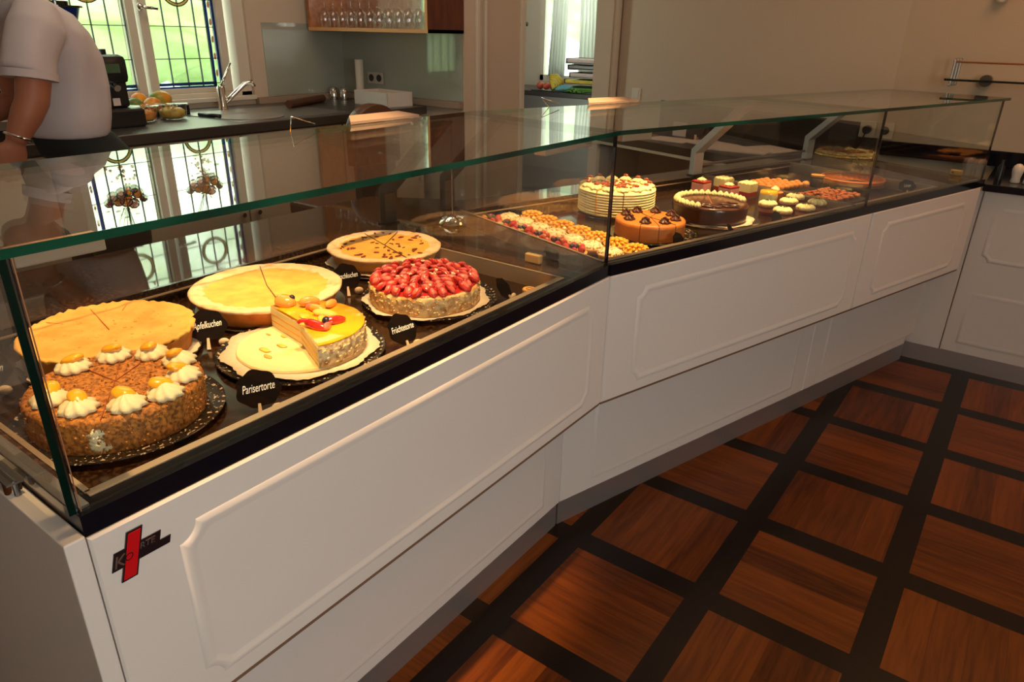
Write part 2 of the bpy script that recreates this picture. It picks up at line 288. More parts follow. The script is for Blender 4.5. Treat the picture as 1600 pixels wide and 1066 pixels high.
def add_tube(bm, path, r, seg=8):
    P = [Vector(p) for p in path]; rings = []
    R = r if isinstance(r, (list, tuple)) else [r] * len(P)
    up = Vector((0, 0, 1)); prev = None
    for i, p in enumerate(P):
        d = (P[min(i + 1, len(P) - 1)] - P[max(i - 1, 0)]).normalized()
        if prev is None: u = d.cross(up if abs(d.z) < 0.9 else Vector((1, 0, 0))).normalized()
        else: u = (prev - d * prev.dot(d)).normalized()
        prev = u; v = d.cross(u)
        rings.append([p + (u * math.cos(2 * PI * k / seg) + v * math.sin(2 * PI * k / seg)) * R[i] for k in range(seg)])
    add_loft(bm, rings)
def add_blob(bm, c, r, sub=2, squash=(1, 1, 1), amp=0.0, fr=1.0, rot=None, seed=0.0):
    res = bmesh.ops.create_icosphere(bm, subdivisions=sub, radius=1.0)
    for v in res['verts']:
        k = 1 + amp * noise.noise(v.co * fr + Vector((seed, seed * 1.7, 3.1)))
        p = Vector((v.co.x * squash[0], v.co.y * squash[1], v.co.z * squash[2])) * r * k
        if rot is not None: p = rot @ p
        v.co = p + Vector(c)
def bevel(bm, w, seg=2):
    bmesh.ops.bevel(bm, geom=list(bm.edges), offset=w, segments=seg, affect='EDGES', profile=0.5, clamp_overlap=True)
ORIG = {}
def world_of(o): return ORIG.get(o.name, Matrix.Identity(4))
def part(name, bm, m, parent=None, smooth=False, label=None, world=False, bev=0.0, keep=False):
    """one mesh object; world=True: the vertices are in world coordinates"""
    bmesh.ops.remove_doubles(bm, verts=bm.verts, dist=1e-6)
    if bev > 0: bevel(bm, bev)
    if parent is not None and world:
        inv = world_of(parent).inverted()
        for v in bm.verts: v.co = inv @ v.co
    bmesh.ops.recalc_face_normals(bm, faces=bm.faces)
    me = bpy.data.meshes.new(name); bm.to_mesh(me); bm.free()
    me.materials.append(M[m] if isinstance(m, str) else m)
    if smooth is True: me.polygons.foreach_set('use_smooth', [True] * len(me.polygons))
    o = bpy.data.objects.new(name, me); COL.objects.link(o)
    if smooth == 'auto':
        me.polygons.foreach_set('use_smooth', [True] * len(me.polygons))
        md = o.modifiers.new('edges', 'EDGE_SPLIT'); md.split_angle = math.radians(38)
    if parent is not None: o.parent = parent; ORIG[o.name] = world_of(parent)
    if label: o['label'] = label
    return o
def thing(name, label, cat, loc=(0, 0, 0), rz=0.0, group=None, rot=None):
    o = bpy.data.objects.new(name, None); COL.objects.link(o); o.location = loc
    o.rotation_euler = rot if rot is not None else (0, 0, rz)
    o.empty_display_size = 0.05; ORIG[o.name] = Matrix.Translation(loc) @ o.rotation_euler.to_matrix().to_4x4()
    return tag(o, label, cat, group)
def tag(o, label, cat, group=None):
    o['label'] = label; o['category'] = cat
    if group: o['group'] = group
    return o
def struct(o): o['kind'] = 'structure'; return o
def kids(o): return [c for c in bpy.data.objects if c.parent == o]
KID = {}
def dup(root, loc, rz=0.0, label=None, group=None, sc=None):
    if root.name not in KID: KID[root.name] = [(c, kids(c)) for c in kids(root)]
    r = root.copy(); COL.objects.link(r); r.location = loc; r.rotation_euler = (0, 0, rz)
    if sc: r.scale = (sc, sc, sc)
    if label: r['label'] = label
    if group: r['group'] = group
    for c, gs in KID[root.name]:
        d = c.copy(); COL.objects.link(d); d.parent = r
        for g in gs:
            e = g.copy(); COL.objects.link(e); e.parent = d
    return r
def text_part(name, txt, m, parent, mw, size, shear=0.25, depth=0.0004, align='CENTER'):
    c = bpy.data.curves.new(name, 'FONT'); c.body = txt; c.size = size; c.shear = shear; c.extrude = depth; c.align_x = align; c.align_y = 'CENTER'; c.resolution_u = 3
    to = bpy.data.objects.new('txt', c); COL.objects.link(to)
    dg = bpy.context.evaluated_depsgraph_get(); dg.update()
    me = bpy.data.meshes.new_from_object(to.evaluated_get(dg)); bpy.data.objects.remove(to)
    me.transform(mw); me.materials.clear(); me.materials.append(M[m]); me.name = name
    o = bpy.data.objects.new(name, me); COL.objects.link(o); o.parent = parent; return o
KX, KY = 0.005, 0.371
DB = Vector((0.2929, 0.9561, 0)); NB = Vector((0.9561, -0.2929, 0)); ANGB = math.atan2(DB.y, DB.x)
def BW(s, o, z): return Vector((KX, KY, 0)) + DB * s - NB * o + Vector((0, 0, z))
def BW0(s, o): p = BW(s, o, 0); return (p.x, p.y)
MIT = Vector((1.0, -0.15, 0))       # mitre direction at the kink of the counter
def KP(d, z=0.0): v = Vector((KX, KY, z)) + MIT * d; return v
# ------------------------------------------------------------------ room shell
def wall_box(name, a, c, m='wall'):
    bm = bm_new(); add_box(bm, a, c); return struct(part(name, bm, m))
def wall_line(name, p, q, z0, z1, th, m='wall'):
    """vertical wall slab from p to q (plan), thickness th to the left of p->q"""
    p = Vector(p); q = Vector(q); d = (q - p).normalized(); n = Vector((-d.y, d.x)) * th
    bm = bm_new(); add_prism(bm, [tuple(p), tuple(q), tuple(q + n), tuple(p + n)], z0, z1); return struct(part(name, bm, m))
bm = bm_new(); add_box(bm, (-3.75, -3.3, -0.05), (3.05, 5.12, 0.0)); struct(part('floor', bm, 'floor'))
bm = bm_new(); add_box(bm, (-3.75, -3.3, 2.92), (3.05, 5.12, 3.0)); struct(part('ceiling', bm, 'ceiling'))
XW = -2.88; YW = 2.1
# window wall of the service area (opening y .40-1.42, z 1.02-2.35)
wall_box('wall_left', (XW - 0.3, -3.3, 0), (XW, 0.40, 2.92)); wall_box('wall_left_pier', (XW - 0.3, 1.43, 0), (XW, YW + 0.2, 2.92))
wall_box('wall_left_lower', (XW - 0.3, 0.40, 0), (XW, 1.43, 1.02)); wall_box('wall_left_upper', (XW - 0.3, 0.40, 2.35), (XW, 1.43, 2.92))
wall_box('wall_service', (XW, YW, 0), (-1.89, YW + 0.14, 2.92))
# wall with the kitchen doorway
W0 = Vector((-1.89, 2.1)); W1 = Vector((-1.72, 3.6))
def WD(t, off=0.0):
    d = (W1 - W0).normalized(); n = Vector((d.y, -d.x)); return W0 + (W1 - W0) * t + n * off
wall_line('wall_doorway_near', tuple(WD(0.0)), tuple(WD(0.30)), 0, 2.92, 0.14)
wall_line('wall_doorway_far', tuple(WD(0.915)), tuple(WD(1.08)), 0, 2.92, 0.14)
wall_line('wall_doorway_upper', tuple(WD(0.30)), tuple(WD(0.915)), 2.15, 2.92, 0.14)
# long wall behind the second counter, and the wall behind the side counter
C0 = Vector((0.13, 3.0)); dW = Vector((-0.9561, 0.2929)); C1 = C0 + dW * 1.93
wall_line('wall_middle', tuple(C1), tuple(C0), 0, 2.92, 0.12)
wall_box('wall_back', (0.13, 3.0, 0), (3.05, 3.12, 2.92), 'wall_shade')
# shop side: wall behind the viewer, right wall with opening added for the fill
wall_box('wall_front', (-3.18, -3.3, 0), (3.05, -3.15, 2.92))
wall_box('wall_right', (2.9, -0.75, 0), (3.05, 3.12, 2.92)); wall_box('wall_right_pier', (2.9, -3.15, 0), (3.05, -2.15, 2.92))
wall_box('wall_right_lower', (2.9, -2.15, 0), (3.05, -0.75, 0.85)); wall_box('wall_right_upper', (2.9, -2.15, 2.3), (3.05, -0.75, 2.92))
# kitchen behind the doorway (window opening x -3.36..-2.66, z .95-2.4)
wall_box('wall_kitchen_left', (-3.75, YW + 0.2, 0), (-3.68, 5.1, 2.92), 'tile')
wall_box('wall_kitchen_back', (-3.75, 5.0, 0), (-3.36, 5.12, 2.92), 'tile'); wall_box('wall_kitchen_back_right', (-2.66, 5.0, 0), (-1.0, 5.12, 2.92))
wall_box('wall_kitchen_back_lower', (-3.36, 5.0, 0), (-2.66, 5.12, 0.95)); wall_box('wall_kitchen_back_upper', (-3.36, 5.0, 2.4), (-2.66, 5.12, 2.92))
wall_box('wall_kitchen_right', (-1.1, 3.75, 0), (-1.0, 5.1, 2.92))
# splashback panels (glass) and ledge
bm = bm_new(); add_box(bm, (XW, 1.52, 1.012), (XW + 0.006, YW, 1.40)); tag(part('splashback_panel', bm, 'splash'), 'grey-green glass splashback panel on the wall right of the stained glass window', 'splashback')
bm = bm_new(); add_box(bm, (XW + 0.006, YW - 0.006, 1.012), (-1.90, YW, 1.40)); tag(part('splashback_panel', bm, 'splash'), 'grey-green glass splashback panel under the wooden glass cabinet, reflecting a window', 'splashback')
bm = bm_new(); add_box(bm, (XW, 1.43, 0.975), (XW + 0.035, YW, 1.008)); add_box(bm, (XW, YW - 0.035, 0.975), (-1.90, YW, 1.008)); o = part('trim_1', bm, 'peach'); struct(o)
# door casings
for t, wd in ((0.055, 0.022), (0.095, 0.018), (0.30, 0.03), (0.925, 0.05), (0.985, 0.03)):
    p = WD(t); q = WD(t + wd / 1.51); d = (q - p).normalized(); n = Vector((d.y, -d.x)) * 0.02
    bm = bm_new(); add_prism(bm, [tuple(p), tuple(q), tuple(q + n), tuple(p + n)], 0, 2.2); struct(part('trim_2', bm, 'frame_white', bev=0.003))
# ---- stained glass window: frame, two sashes
win = bpy.data.objects.new('window_1', None); COL.objects.link(win); win.location = (XW, 0.9, 1.02); ORIG['window_1'] = Matrix.Translation(win.location); struct(win)
bm = bm_new()
for a, c in (((XW - 0.16, 0.40, 1.02), (XW - 0.02, 1.43, 1.045)), ((XW - 0.16, 0.40, 1.02), (XW - 0.02, 0.425, 2.35)), ((XW - 0.16, 1.36, 1.02), (XW - 0.02, 1.43, 2.35)), ((XW - 0.16, 0.40, 2.32), (XW - 0.02, 1.43, 2.35)), ((XW - 0.12, 0.40, 1.0), (XW + 0.02, 1.43, 1.022))): add_box(bm, a, c)
part('window_frame', bm, 'frame_white', win, world=True, bev=0.003)
def sash(y0, y1, mirror):
    xg = XW - 0.075; z0, z1 = 1.045, 2.32; fw = 0.042
    bm = bm_new()
    for a, c in (((xg - 0.03, y0 - fw, z0), (xg + 0.03, y0, z1)), ((xg - 0.03, y1, z0), (xg + 0.03, y1 + fw, z1)), ((xg - 0.03, y0, z0), (xg + 0.03, y1, z0 + 0.025)), ((xg - 0.03, y0, z1 - 0.04), (xg + 0.03, y1, z1))): add_box(bm, a, c)
    s = part('window_sash', bm, 'frame_white', win, world=True, bev=0.004)
    bm = bm_new(); add_box(bm, (xg - 0.002, y0, z0 + 0.02), (xg + 0.002, y1, z1 - 0.03)); g = part('glass_pane', bm, 'winglass', s, world=True)
    # lead grid
    w = y1 - y0; Y = (lambda t: y0 + t * w) if not mirror else (lambda t: y1 - t * w)
    bm = bm_new()
    for t in (0.0, 0.24, 0.47, 0.69, 0.86, 0.985):
        y = Y(t); add_box(bm, (xg - 0.005, y - 0.0018, z0 + 0.02), (xg + 0.005, y + 0.0018, z1 - 0.03))
    for z in (1.09, 1.215, 1.37, 1.50, 1.635, 1.81, 1.98, 2.15): add_box(bm, (xg - 0.005, y0, z - 0.0018), (xg + 0.005, y1, z + 0.0018))
    part('lead_grid', bm, 'lead', s, world=True)
    bm = bm_new()
    for t0, t1 in ((0.86, 0.90), (0.965, 1.0)): add_box(bm, (xg - 0.004, Y(t0), z0 + 0.02), (xg + 0.004, Y(t1), z1 - 0.03))
    add_box(bm, (xg - 0.004, Y(0.0), 1.083), (xg + 0.004, Y(0.9), 1.098)); add_box(bm, (xg - 0.004, Y(0.0), z0 + 0.022), (xg + 0.004, Y(0.9), z0 + 0.034))
    part('blue_border', bm, 'blueglass', s, world=True)
    bm = bm_new()
    for k in range(14): add_blob(bm, (xg, Y(0.932), 1.14 + k * 0.085), 0.008, 1, (0.5, 1, 2.6))
    part('border_ornament', bm, 'pinkglass', s, world=True)
    yc = Y(0.47)
    # ring medallion, blossom spray, flower bunch
    bm = bm_new()
    n = 26; rg = []
    for k in range(n):
        a = 2 * PI * k / n; rg.append((math.cos(a), math.sin(a)))
    for R_, r_, mname in ((0.080, 0.066, None),):
        for k in range(n):
            p, q = rg[k], rg[(k + 1) % n]; V = []
            for x in (xg - 0.005, xg + 0.005):
                for (a_, b_) in (p, q):
                    for rr in (R_, r_): V.append(bm.verts.new((x, yc + a_ * rr, 1.545 + b_ * rr)))
            for f in ((0, 1, 3, 2), (4, 6, 7, 5), (0, 2, 6, 4), (1, 5, 7, 3)): bm.faces.new([V[i] for i in f])
    part('ring_medallion', bm, 'amberglass', s, world=True)
    bm = bm_new()
    for rr in (0.066, 0.08):
        add_tube(bm, [(xg + 0.004, yc + rr * math.cos(2 * PI * k / 24), 1.545 + rr * math.sin(2 * PI * k / 24)) for k in range(25)], 0.003, 5)
    rnd = random.Random(3 if mirror else 4)
    FL = [(0.0, 2.03, 0.030, 'o'), (-0.040, 2.025, 0.026, 'o'), (0.035, 2.05, 0.024, 'p'), (-0.065, 2.0, 0.024, 'p'), (0.065, 2.0, 0.026, 'o'), (-0.02, 1.99, 0.026, 'p'), (0.02, 1.985, 0.026, 'o'), (-0.09, 2.03, 0.02, 'r'), (0.09, 2.03, 0.018, 'r'), (0.05, 1.975, 0.02, 'r')]
    FL = [(a_, z_ - 0.215, r_ * 1.15, c_) for a_, z_, r_, c_ in FL]
    for (dy, z, r, c_) in FL: add_tube(bm, [(xg + 0.004, yc + dy + r * math.cos(2 * PI * k / 9), z + 0.9 * r * math.sin(2 * PI * k / 9)) for k in range(10)], 0.0035, 4)
    for k in range(7):
        a = rnd.uniform(-0.10, 0.10); add_tube(bm, [(xg + 0.003, yc + a * 0.2, 1.85), (xg + 0.003, yc + a * 0.8, 1.95), (xg + 0.003, yc + a * 1.3, 2.08)], 0.002, 4)
    part('medallion_lead', bm, 'lead', s, world=True)
    for key, mm, nm in (('o', 'orangeglass', 'orange_petals'), ('p', 'pinkglass', 'pink_petals'), ('r', 'redglass', 'red_petals')):
        bm = bm_new()
        for (dy, z, r, c_) in FL:
            if c_ == key: add_blob(bm, (xg, yc + dy, z), r, 1, (0.15, 1, 0.9))
        part(nm, bm, mm, s, world=True)
    bm = bm_new()
    for k in range(26): add_blob(bm, (xg, yc + rnd.gauss(0, 0.035), rnd.uniform(1.64, 1.76)), rnd.uniform(0.005, 0.011), 1, (0.3, 1, 1))
    part('blossom_spray', bm, 'pinkglass', s, world=True)
    bm = bm_new()
    for k in range(16): add_blob(bm, (xg, yc + rnd.gauss(0, 0.06), rnd.uniform(1.66, 2.05)), rnd.uniform(0.006, 0.013), 1, (0.3, 1.6, 0.6))
    part('leaf_spray', bm, 'greenglass', s, world=True)
    return s
s1 = sash(0.455, 0.80, True); s2 = sash(0.905, 1.285, False)
bm = bm_new(); add_blob(bm, (XW - 0.03, 0.865, 1.455), 0.012, 2, (1, 1.2, 1.6)); add_tube(bm, [(XW - 0.035, 0.865, 1.455), (XW - 0.0, 0.865, 1.455), (XW + 0.0, 0.875, 1.453), (XW + 0.0, 0.935, 1.448)], 0.008, 8)
part('window_handle', bm, 'chrome', s2, smooth=True, world=True)
# garden beyond the windows
bm = bm_new(); add_box(bm, (-16, -6, -0.3), (-5.25, 14, -0.25)); o = tag(part('lawn', bm, 'grass'), 'green lawn outside beyond the stained glass window', 'lawn'); o['kind'] = 'stuff'
for i, (x, y, r, lab) in enumerate([(-8.6, -4.6, 2.2, 'rounded green garden bush seen through the left sash of the stained glass window'), (-9.2, 4.1, 3.1, 'large green garden bush seen through the right sash of the stained glass window'), (-4.6, 10.6, 2.4, 'green garden bush outside the kitchen window behind the curtains')]):
    t = thing('garden_bush', lab, 'bush', (x, y, -0.25), group='bushes in the garden')
    bm = bm_new(); add_blob(bm, (0, 0, r * 1.22), r, 4, (0.9, 1.2, 0.95), 0.5, 1.6, seed=i * 3.0); part('foliage', bm, 'foliage', t, smooth=True)
    bm = bm_new(); add_tube(bm, [(0, 0, 0), (0, 0, r * 0.5)], 0.12, 8); part('trunk', bm, 'wood_dark', t)
# kitchen window
kw = bpy.data.objects.new('window_2', None); COL.objects.link(kw); kw.location = (-3.0, 5.0, 0.95); ORIG['window_2'] = Matrix.Translation(kw.location); struct(kw)
bm = bm_new()
for a, c in (((-3.36, 5.02, 0.95), (-2.66, 5.10, 1.0)), ((-3.36, 5.02, 0.95), (-3.32, 5.10, 2.4)), ((-2.70, 5.02, 0.95), (-2.66, 5.10, 2.4)), ((-3.20, 5.02, 0.95), (-3.15, 5.10, 2.4)), ((-3.36, 5.02, 2.35), (-2.66, 5.10, 2.4))): add_box(bm, a, c)
part('window_frame', bm, 'frame_white', kw, world=True)
bm = bm_new(); add_box(bm, (-3.33, 5.055, 0.99), (-2.69, 5.06, 2.36)); part('glass_pane', bm, 'winglass', kw, world=True)
def curtain(x0, x1, y, z0, z1, lab, lean=0.0):
    bm = bm_new(); n = 40; low = []; top = []
    for k in range(n + 1):
        t = k / n; yy = y + 0.016 * math.sin(t * 34) + 0.006 * math.sin(t * 71)
        low.append(bm.verts.new((x0 + (x1 - x0) * t + lean * 0, yy, z0))); top.append(bm.verts.new((x0 + (x1 - x0) * (0.5 + (t - 0.5) * 0.8) + lean, yy, z1)))
    for k in range(n): bm.faces.new((low[k], low[k + 1], top[k + 1], top[k]))
    o = part('curtain', bm, 'curtain', smooth=True); md = o.modifiers.new('thick', 'SOLIDIFY'); md.thickness = 0.002
    return tag(o, lab, 'curtain', 'kitchen curtains')
curtain(-3.22, -3.04, 4.95, 1.0, 2.42, 'left white curtain gathered at the kitchen window, above the bananas', 0.05)
curtain(-2.88, -2.66, 4.95, 1.0, 2.42, 'right white curtain at the kitchen window, above the stacked trays', -0.04)

# ------------------------------------------------------------------ display counters
ZT = 0.858; ZW = 0.820
def plane_map(axis):
    """returns f(u, z, w): u along the run, z up, w outwards from the front plane"""
    if axis == 'A': return lambda u, z, w: (w, u, z)
    if axis == 'B': return lambda u, z, w: tuple(BW(u, -w, z))
    if axis == 'C': return lambda u, z, w: (u, 2.45 - w, z)
def notch(u0, u1, z0, z1, r, d, sq=False):
    P = []
    if sq: return [(u0 + d, z0 + d), (u1 - d, z0 + d), (u1 - d, z1 - d), (u0 + d, z1 - d)]
    for (cx_, cz_, a0) in ((u0, z0, 90), (u1, z0, 180), (u1, z1, 270), (u0, z1, 0)):
        for k in range(7):
            a = math.radians(a0 - 90 * k / 6.0); rr = r + d * 0.9
            x, z = cx_ + rr * math.cos(a), cz_ + rr * math.sin(a)
            # clamp inside the inset rectangle
            P.append((min(max(x, u0 + d), u1 - d), min(max(z, z0 + d), z1 - d)))
    return P
def front_panel(name, axis, u0, u1, z0, z1, w, frames, parent, th=0.019, sq=False, m='white', skew=(0, 0)):
    f = plane_map(axis); bm = bm_new()
    V = [bm.verts.new(f(u, z, ww)) for ww in (w - th, w - 0.003) for u, z in ((u0 + skew[0] * (ww - w), z0), (u1 + skew[1] * (ww - w), z0), (u1 + skew[1] * (ww - w), z1), (u0 + skew[0] * (ww - w), z1))]
    V2 = [bm.verts.new(f(u, z, w)) for u, z in ((u0 + 0.003, z0 + 0.003), (u1 - 0.003, z0 + 0.003), (u1 - 0.003, z1 - 0.003), (u0 + 0.003, z1 - 0.003))]
    bm.faces.new(V[0:4]); bm.faces.new(V2)
    for i in range(4):
        j = (i + 1) % 4; bm.faces.new((V[i], V[j], V[4 + j], V[4 + i])); bm.faces.new((V[4 + i], V[4 + j], V2[j], V2[i]))
    for (a0, a1, b0, b1, r) in frames:
        rings = []
        for d, h in ((0.0, -0.001), (0.003, 0.001), (0.009, 0.0034), (0.014, 0.0034), (0.021, 0.0012), (0.024, 0.001)):
            rings.append([f(u, z, w + h) for u, z in notch(a0, a1, b0, b1, r, d, sq)])
        vr = [[bm.verts.new(p) for p in rg] for rg in rings]; n = len(vr[0])
        for j in range(len(vr) - 1):
            for i in range(n):
                try: bm.faces.new((vr[j][i], vr[j][(i + 1) % n], vr[j + 1][(i + 1) % n], vr[j + 1][i]))
                except ValueError: pass
        try: bm.faces.new(vr[-1])
        except ValueError: pass
    return part(name, bm, m, parent, smooth='auto', world=True)
def poly_part(name, pts, z0, z1, m, parent, bev=0.0, **k):
    bm = bm_new(); add_prism(bm, pts, z0, z1); return part(name, bm, m, parent, world=True, bev=bev, **k)
y0A = -0.878
cabA = thing('display_counter', 'long white drawer cabinet nearest the viewer, with a small badge at its left end', 'cabinet', (-0.4, -0.26, 0), group='white drawer counters')
# the end panel and body
bm = bm_new(); add_box(bm, (-1.0, -0.904, 0), (0.018, -0.880, 0.834)); part('side_panel', bm, 'white', cabA, world=True, bev=0.002)
poly_part('carcass', [(-0.98, -0.879), (-0.125, -0.879), (-0.125, 0.31), (-0.98, 0.43)], 0.083, 0.812, 'steel_dark', cabA)
kA = KP(0.013); front_panel('drawer_front', 'A', y0A, kA.y - 0.001, 0.473, 0.828, 0.018, [(-0.780, 0.300, 0.502, 0.782, 0.027)], cabA, skew=(0, -0.15))
kl = KP(-0.107); front_panel('drawer_front', 'A', y0A, kl.y - 0.001, 0.084, 0.464, -0.102, [(-0.780, 0.30, 0.118, 0.44, 0.02)], cabA, sq=True, skew=(0, -0.15))
bm = bm_new(); add_box(bm, (-0.118, -0.878, 0.4705), (-0.0015, kl.y, 0.4725)); add_prism(bm, [(-0.0012, -0.878), (0.0150, -0.878), (0.0150, kA.y - 0.002), (-0.0012, kA.y + 0.001)], 0.4655, 0.4725); part('rail_shadow_strip', bm, 'railshadow', cabA, world=True)  # front strip stands in for the shadow line under the upper drawer
bm = bm_new(); add_box(bm, (-0.125, -0.878, 0.0), (-0.109, 0.38, 0.083)); part('kick_plate', bm, 'kick', cabA, world=True)
# B cabinets
sm = lambda o: -0.1495 * o
cabB = thing('display_counter', 'white drawer cabinet right after the bend, under the cream and chocolate cakes', 'cabinet', tuple(BW(0.6, 0.4, 0)), group='white drawer counters')
poly_part('carcass', [BW0(sm(0.125) + 0.004, 0.125), BW0(1.245, 0.125), BW0(1.245, 0.77), BW0(sm(0.77) + 0.004, 0.77)], 0.083, 0.812, 'steel_dark', cabB)
front_panel('drawer_front', 'B', sm(-0.014) + 0.001, 1.255, 0.473, 0.828, 0.014, [(0.104, 1.18, 0.502, 0.782, 0.027)], cabB, skew=(0.15, 0))
front_panel('drawer_front', 'B', sm(0.106) + 0.001, 1.252, 0.084, 0.464, -0.106, [(0.103, 1.17, 0.118, 0.44, 0.02)], cabB, sq=True, skew=(0.15, 0))
poly_part('rail_shadow_strip', [BW0(0.004, -0.011), BW0(1.255, -0.011), BW0(1.255, 0.118), BW0(-0.012, 0.118)], 0.4665, 0.4725, 'railshadow', cabB)
poly_part('kick_plate', [BW0(sm(0.113), 0.113), BW0(1.252, 0.113), BW0(1.252, 0.125), BW0(sm(0.125), 0.125)], 0.0, 0.083, 'kick', cabB)
cabB2 = thing('display_counter', 'shorter white drawer cabinet at the far end, meeting the side counter in the corner', 'cabinet', tuple(BW(1.7, 0.4, 0)), group='white drawer counters')
poly_part('carcass', [BW0(1.256, 0.125), BW0(2.09, 0.125), BW0(2.2, 0.77), BW0(1.256, 0.77)], 0.083, 0.812, 'steel_dark', cabB2)
front_panel('drawer_front', 'B', 1.262, 2.125, 0.473, 0.828, 0.014, [(1.355, 2.03, 0.502, 0.782, 0.027)], cabB2)
front_panel('drawer_front', 'B', 1.256, 2.085, 0.084, 0.464, -0.106, [(1.36, 2.2, 0.118, 0.44, 0.02)], cabB2, sq=True)
poly_part('rail_shadow_strip', [BW0(1.262, -0.011), BW0(2.12, -0.011), BW0(2.09, 0.118), BW0(1.262, 0.118)], 0.4665, 0.4725, 'railshadow', cabB2)
poly_part('kick_plate', [BW0(1.253, 0.113), BW0(2.098, 0.113), BW0(2.098, 0.125), BW0(1.253, 0.125)], 0.0, 0.083, 'kick', cabB2)
# side counter C
cabC = thing('side_cabinet', 'white panelled cabinet under the dark side counter at the right edge', 'cabinet', (1.2, 2.7, 0))
bm = bm_new(); add_box(bm, (0.655, 2.472, 0.083), (2.6, 2.99, 0.805)); part('carcass', bm, 'steel_dark', cabC, world=True)
bm = bm_new(); add_box(bm, (0.50, 2.45, 0.078), (0.650, 2.469, 0.470)); add_box(bm, (0.628, 2.45, 0.470), (0.650, 2.469, 0.808)); part('filler_panel', bm, 'white', cabC, world=True, bev=0.001)
for u0, u1 in ((0.653, 1.30), (1.303, 1.95), (1.953, 2.6)):
    front_panel('door', 'C', u0, u1, 0.078, 0.808, 0.0, [(u0 + 0.052, u1 - 0.052, 0.506, 0.745, 0.027), (u0 + 0.052, u1 - 0.052, 0.122, 0.37, 0.0)], cabC)
bm = bm_new(); add_box(bm, (0.50, 2.455, 0.0), (2.6, 2.468, 0.077)); part('kick_plate', bm, 'kick', cabC, world=True)
bm = bm_new(); add_box(bm, (0.645, 2.425, 0.809), (2.6, 2.995, 0.838)); tag(part('side_worktop', bm, 'granite_black', bev=0.002), 'dark stone worktop of the side counter holding salt and pepper shakers', 'worktop')
bm = bm_new(); add_box(bm, (0.135, 2.98, 0.84), (2.6, 2.998, 0.91)); tag(part('upstand', bm, 'granite_black'), 'black stone upstand along the wall under the two wall sockets', 'upstand')

# granite worktops with recessed wells
def well(name, parent, f, u0, u1, o0, o1):
    """f(u, o) -> plan point; steel lined recess"""
    t = 0.003
    poly_part('well_floor', [f(u0, o0), f(u1, o0), f(u1, o1), f(u0, o1)], ZW - 0.008, ZW, 'granite_well', parent)
    bm = bm_new()
    for a, b_, c, d in ((u0, u1, o0, o0 + t), (u0, u0 + t, o0, o1), (u1 - t, u1, o0, o1)): add_prism(bm, [f(a, c), f(b_, c), f(b_, d), f(a, d)], ZW, ZT + 0.001)
    for a, b_, c, d in ((u0 - 0.003, u1 + 0.003, o0 - 0.011, o0 + t), (u0 - 0.004, u0 + t, o0, o1), (u1 - t, u1 + 0.004, o0, o1)): add_prism(bm, [f(a, c), f(b_, c), f(b_, d), f(a, d)], ZT + 0.0004, ZT + 0.0022)
    part('well_rim', bm, 'rim', parent, world=True)
    poly_part('well_back', [f(u0 + t, o1 - 0.010), f(u1 - t, o1 - 0.010), f(u1 - t, o1), f(u0 + t, o1)], ZW, ZT, 'granite_well', parent)
    poly_part('back_rail', [f(u0 + t, o1 - 0.016), f(u1 - t, o1 - 0.016), f(u1 - t, o1 - 0.0101), f(u0 + t, o1 - 0.0101)], 0.8415, 0.8445, 'rim', parent)
fA = lambda u, o: (-o, u)
topA = thing('granite_worktop', 'dark brown stone worktop with a recessed well full of large round cakes', 'worktop', (-0.4, -0.26, 0.82), group='stone worktops of the display')
WA = (-0.850, 0.205, 0.028, 0.672); kr = KP(-1.0); k0 = KP(0.008)
poly_part('stone_slab', [(0.013, -0.879), (0.013, k0.y), (-0.028, KP(-0.033).y), (-0.028, -0.879)], 0.829, ZT, 'granite_black', topA)
bm = bm_new()
add_prism(bm, [(-0.0281, -0.879), (-0.0281, -0.8501), (-0.672, -0.8501), (-0.672, -0.879)], 0.829, ZT)
add_prism(bm, [(-0.0281, 0.2051), (-0.0281, KP(-0.033).y), (-0.672, KP(-0.677).y), (-0.672, 0.2051)], 0.829, ZT)
add_prism(bm, [(-0.672, -0.879), (-0.672, KP(-0.677).y), (-1.0, KP(-1.005).y), (-1.0, -0.879)], 0.829, ZT)
part('stone_deck', bm, 'granite', topA, world=True)
well('A', topA, fA, *WA)
topB = thing('granite_worktop', 'dark brown stone worktop after the bend, with two recessed wells for small pastries and cakes', 'worktop', tuple(BW(1.1, 0.4, 0.82)), group='stone worktops of the display')
poly_part('stone_slab', [BW0(sm(-0.012) , -0.012), BW0(2.150, -0.012), BW0(2.150, 0.028), BW0(sm(0.028), 0.028)], 0.829, ZT, 'granite_black', topB)
bm = bm_new()
def pr_(s0, s1, o0, o1, mit=False): add_prism(bm, [BW0(sm(o0) if mit else s0, o0), BW0(s1, o0), BW0(s1, o1), BW0(sm(o1) if mit else s0, o1)], 0.829, ZT)
pr_(0, 0.0, 0.0281, 0.672, True); pr_(0, 2.28, 0.672, 0.79, True); pr_(1.170, 1.190, 0.0281, 0.672)
add_prism(bm, [BW0(1.785, 0.0281), BW0(2.15, 0.0281), BW0(2.25, 0.672), BW0(1.785, 0.672)], 0.829, ZT)
add_prism(bm, [BW0(sm(0.79), 0.79), BW0(0.10, 0.79), (-1.0, KP(-1.005).y)], 0.829, ZT)
part('stone_deck', bm, 'granite', topB, world=True)
fB = lambda u, o: BW0(u, o)
well('B', topB, fB, 0.004, 1.170, 0.028, 0.672); well('B2', topB, fB, 1.190, 1.785, 0.028, 0.672)

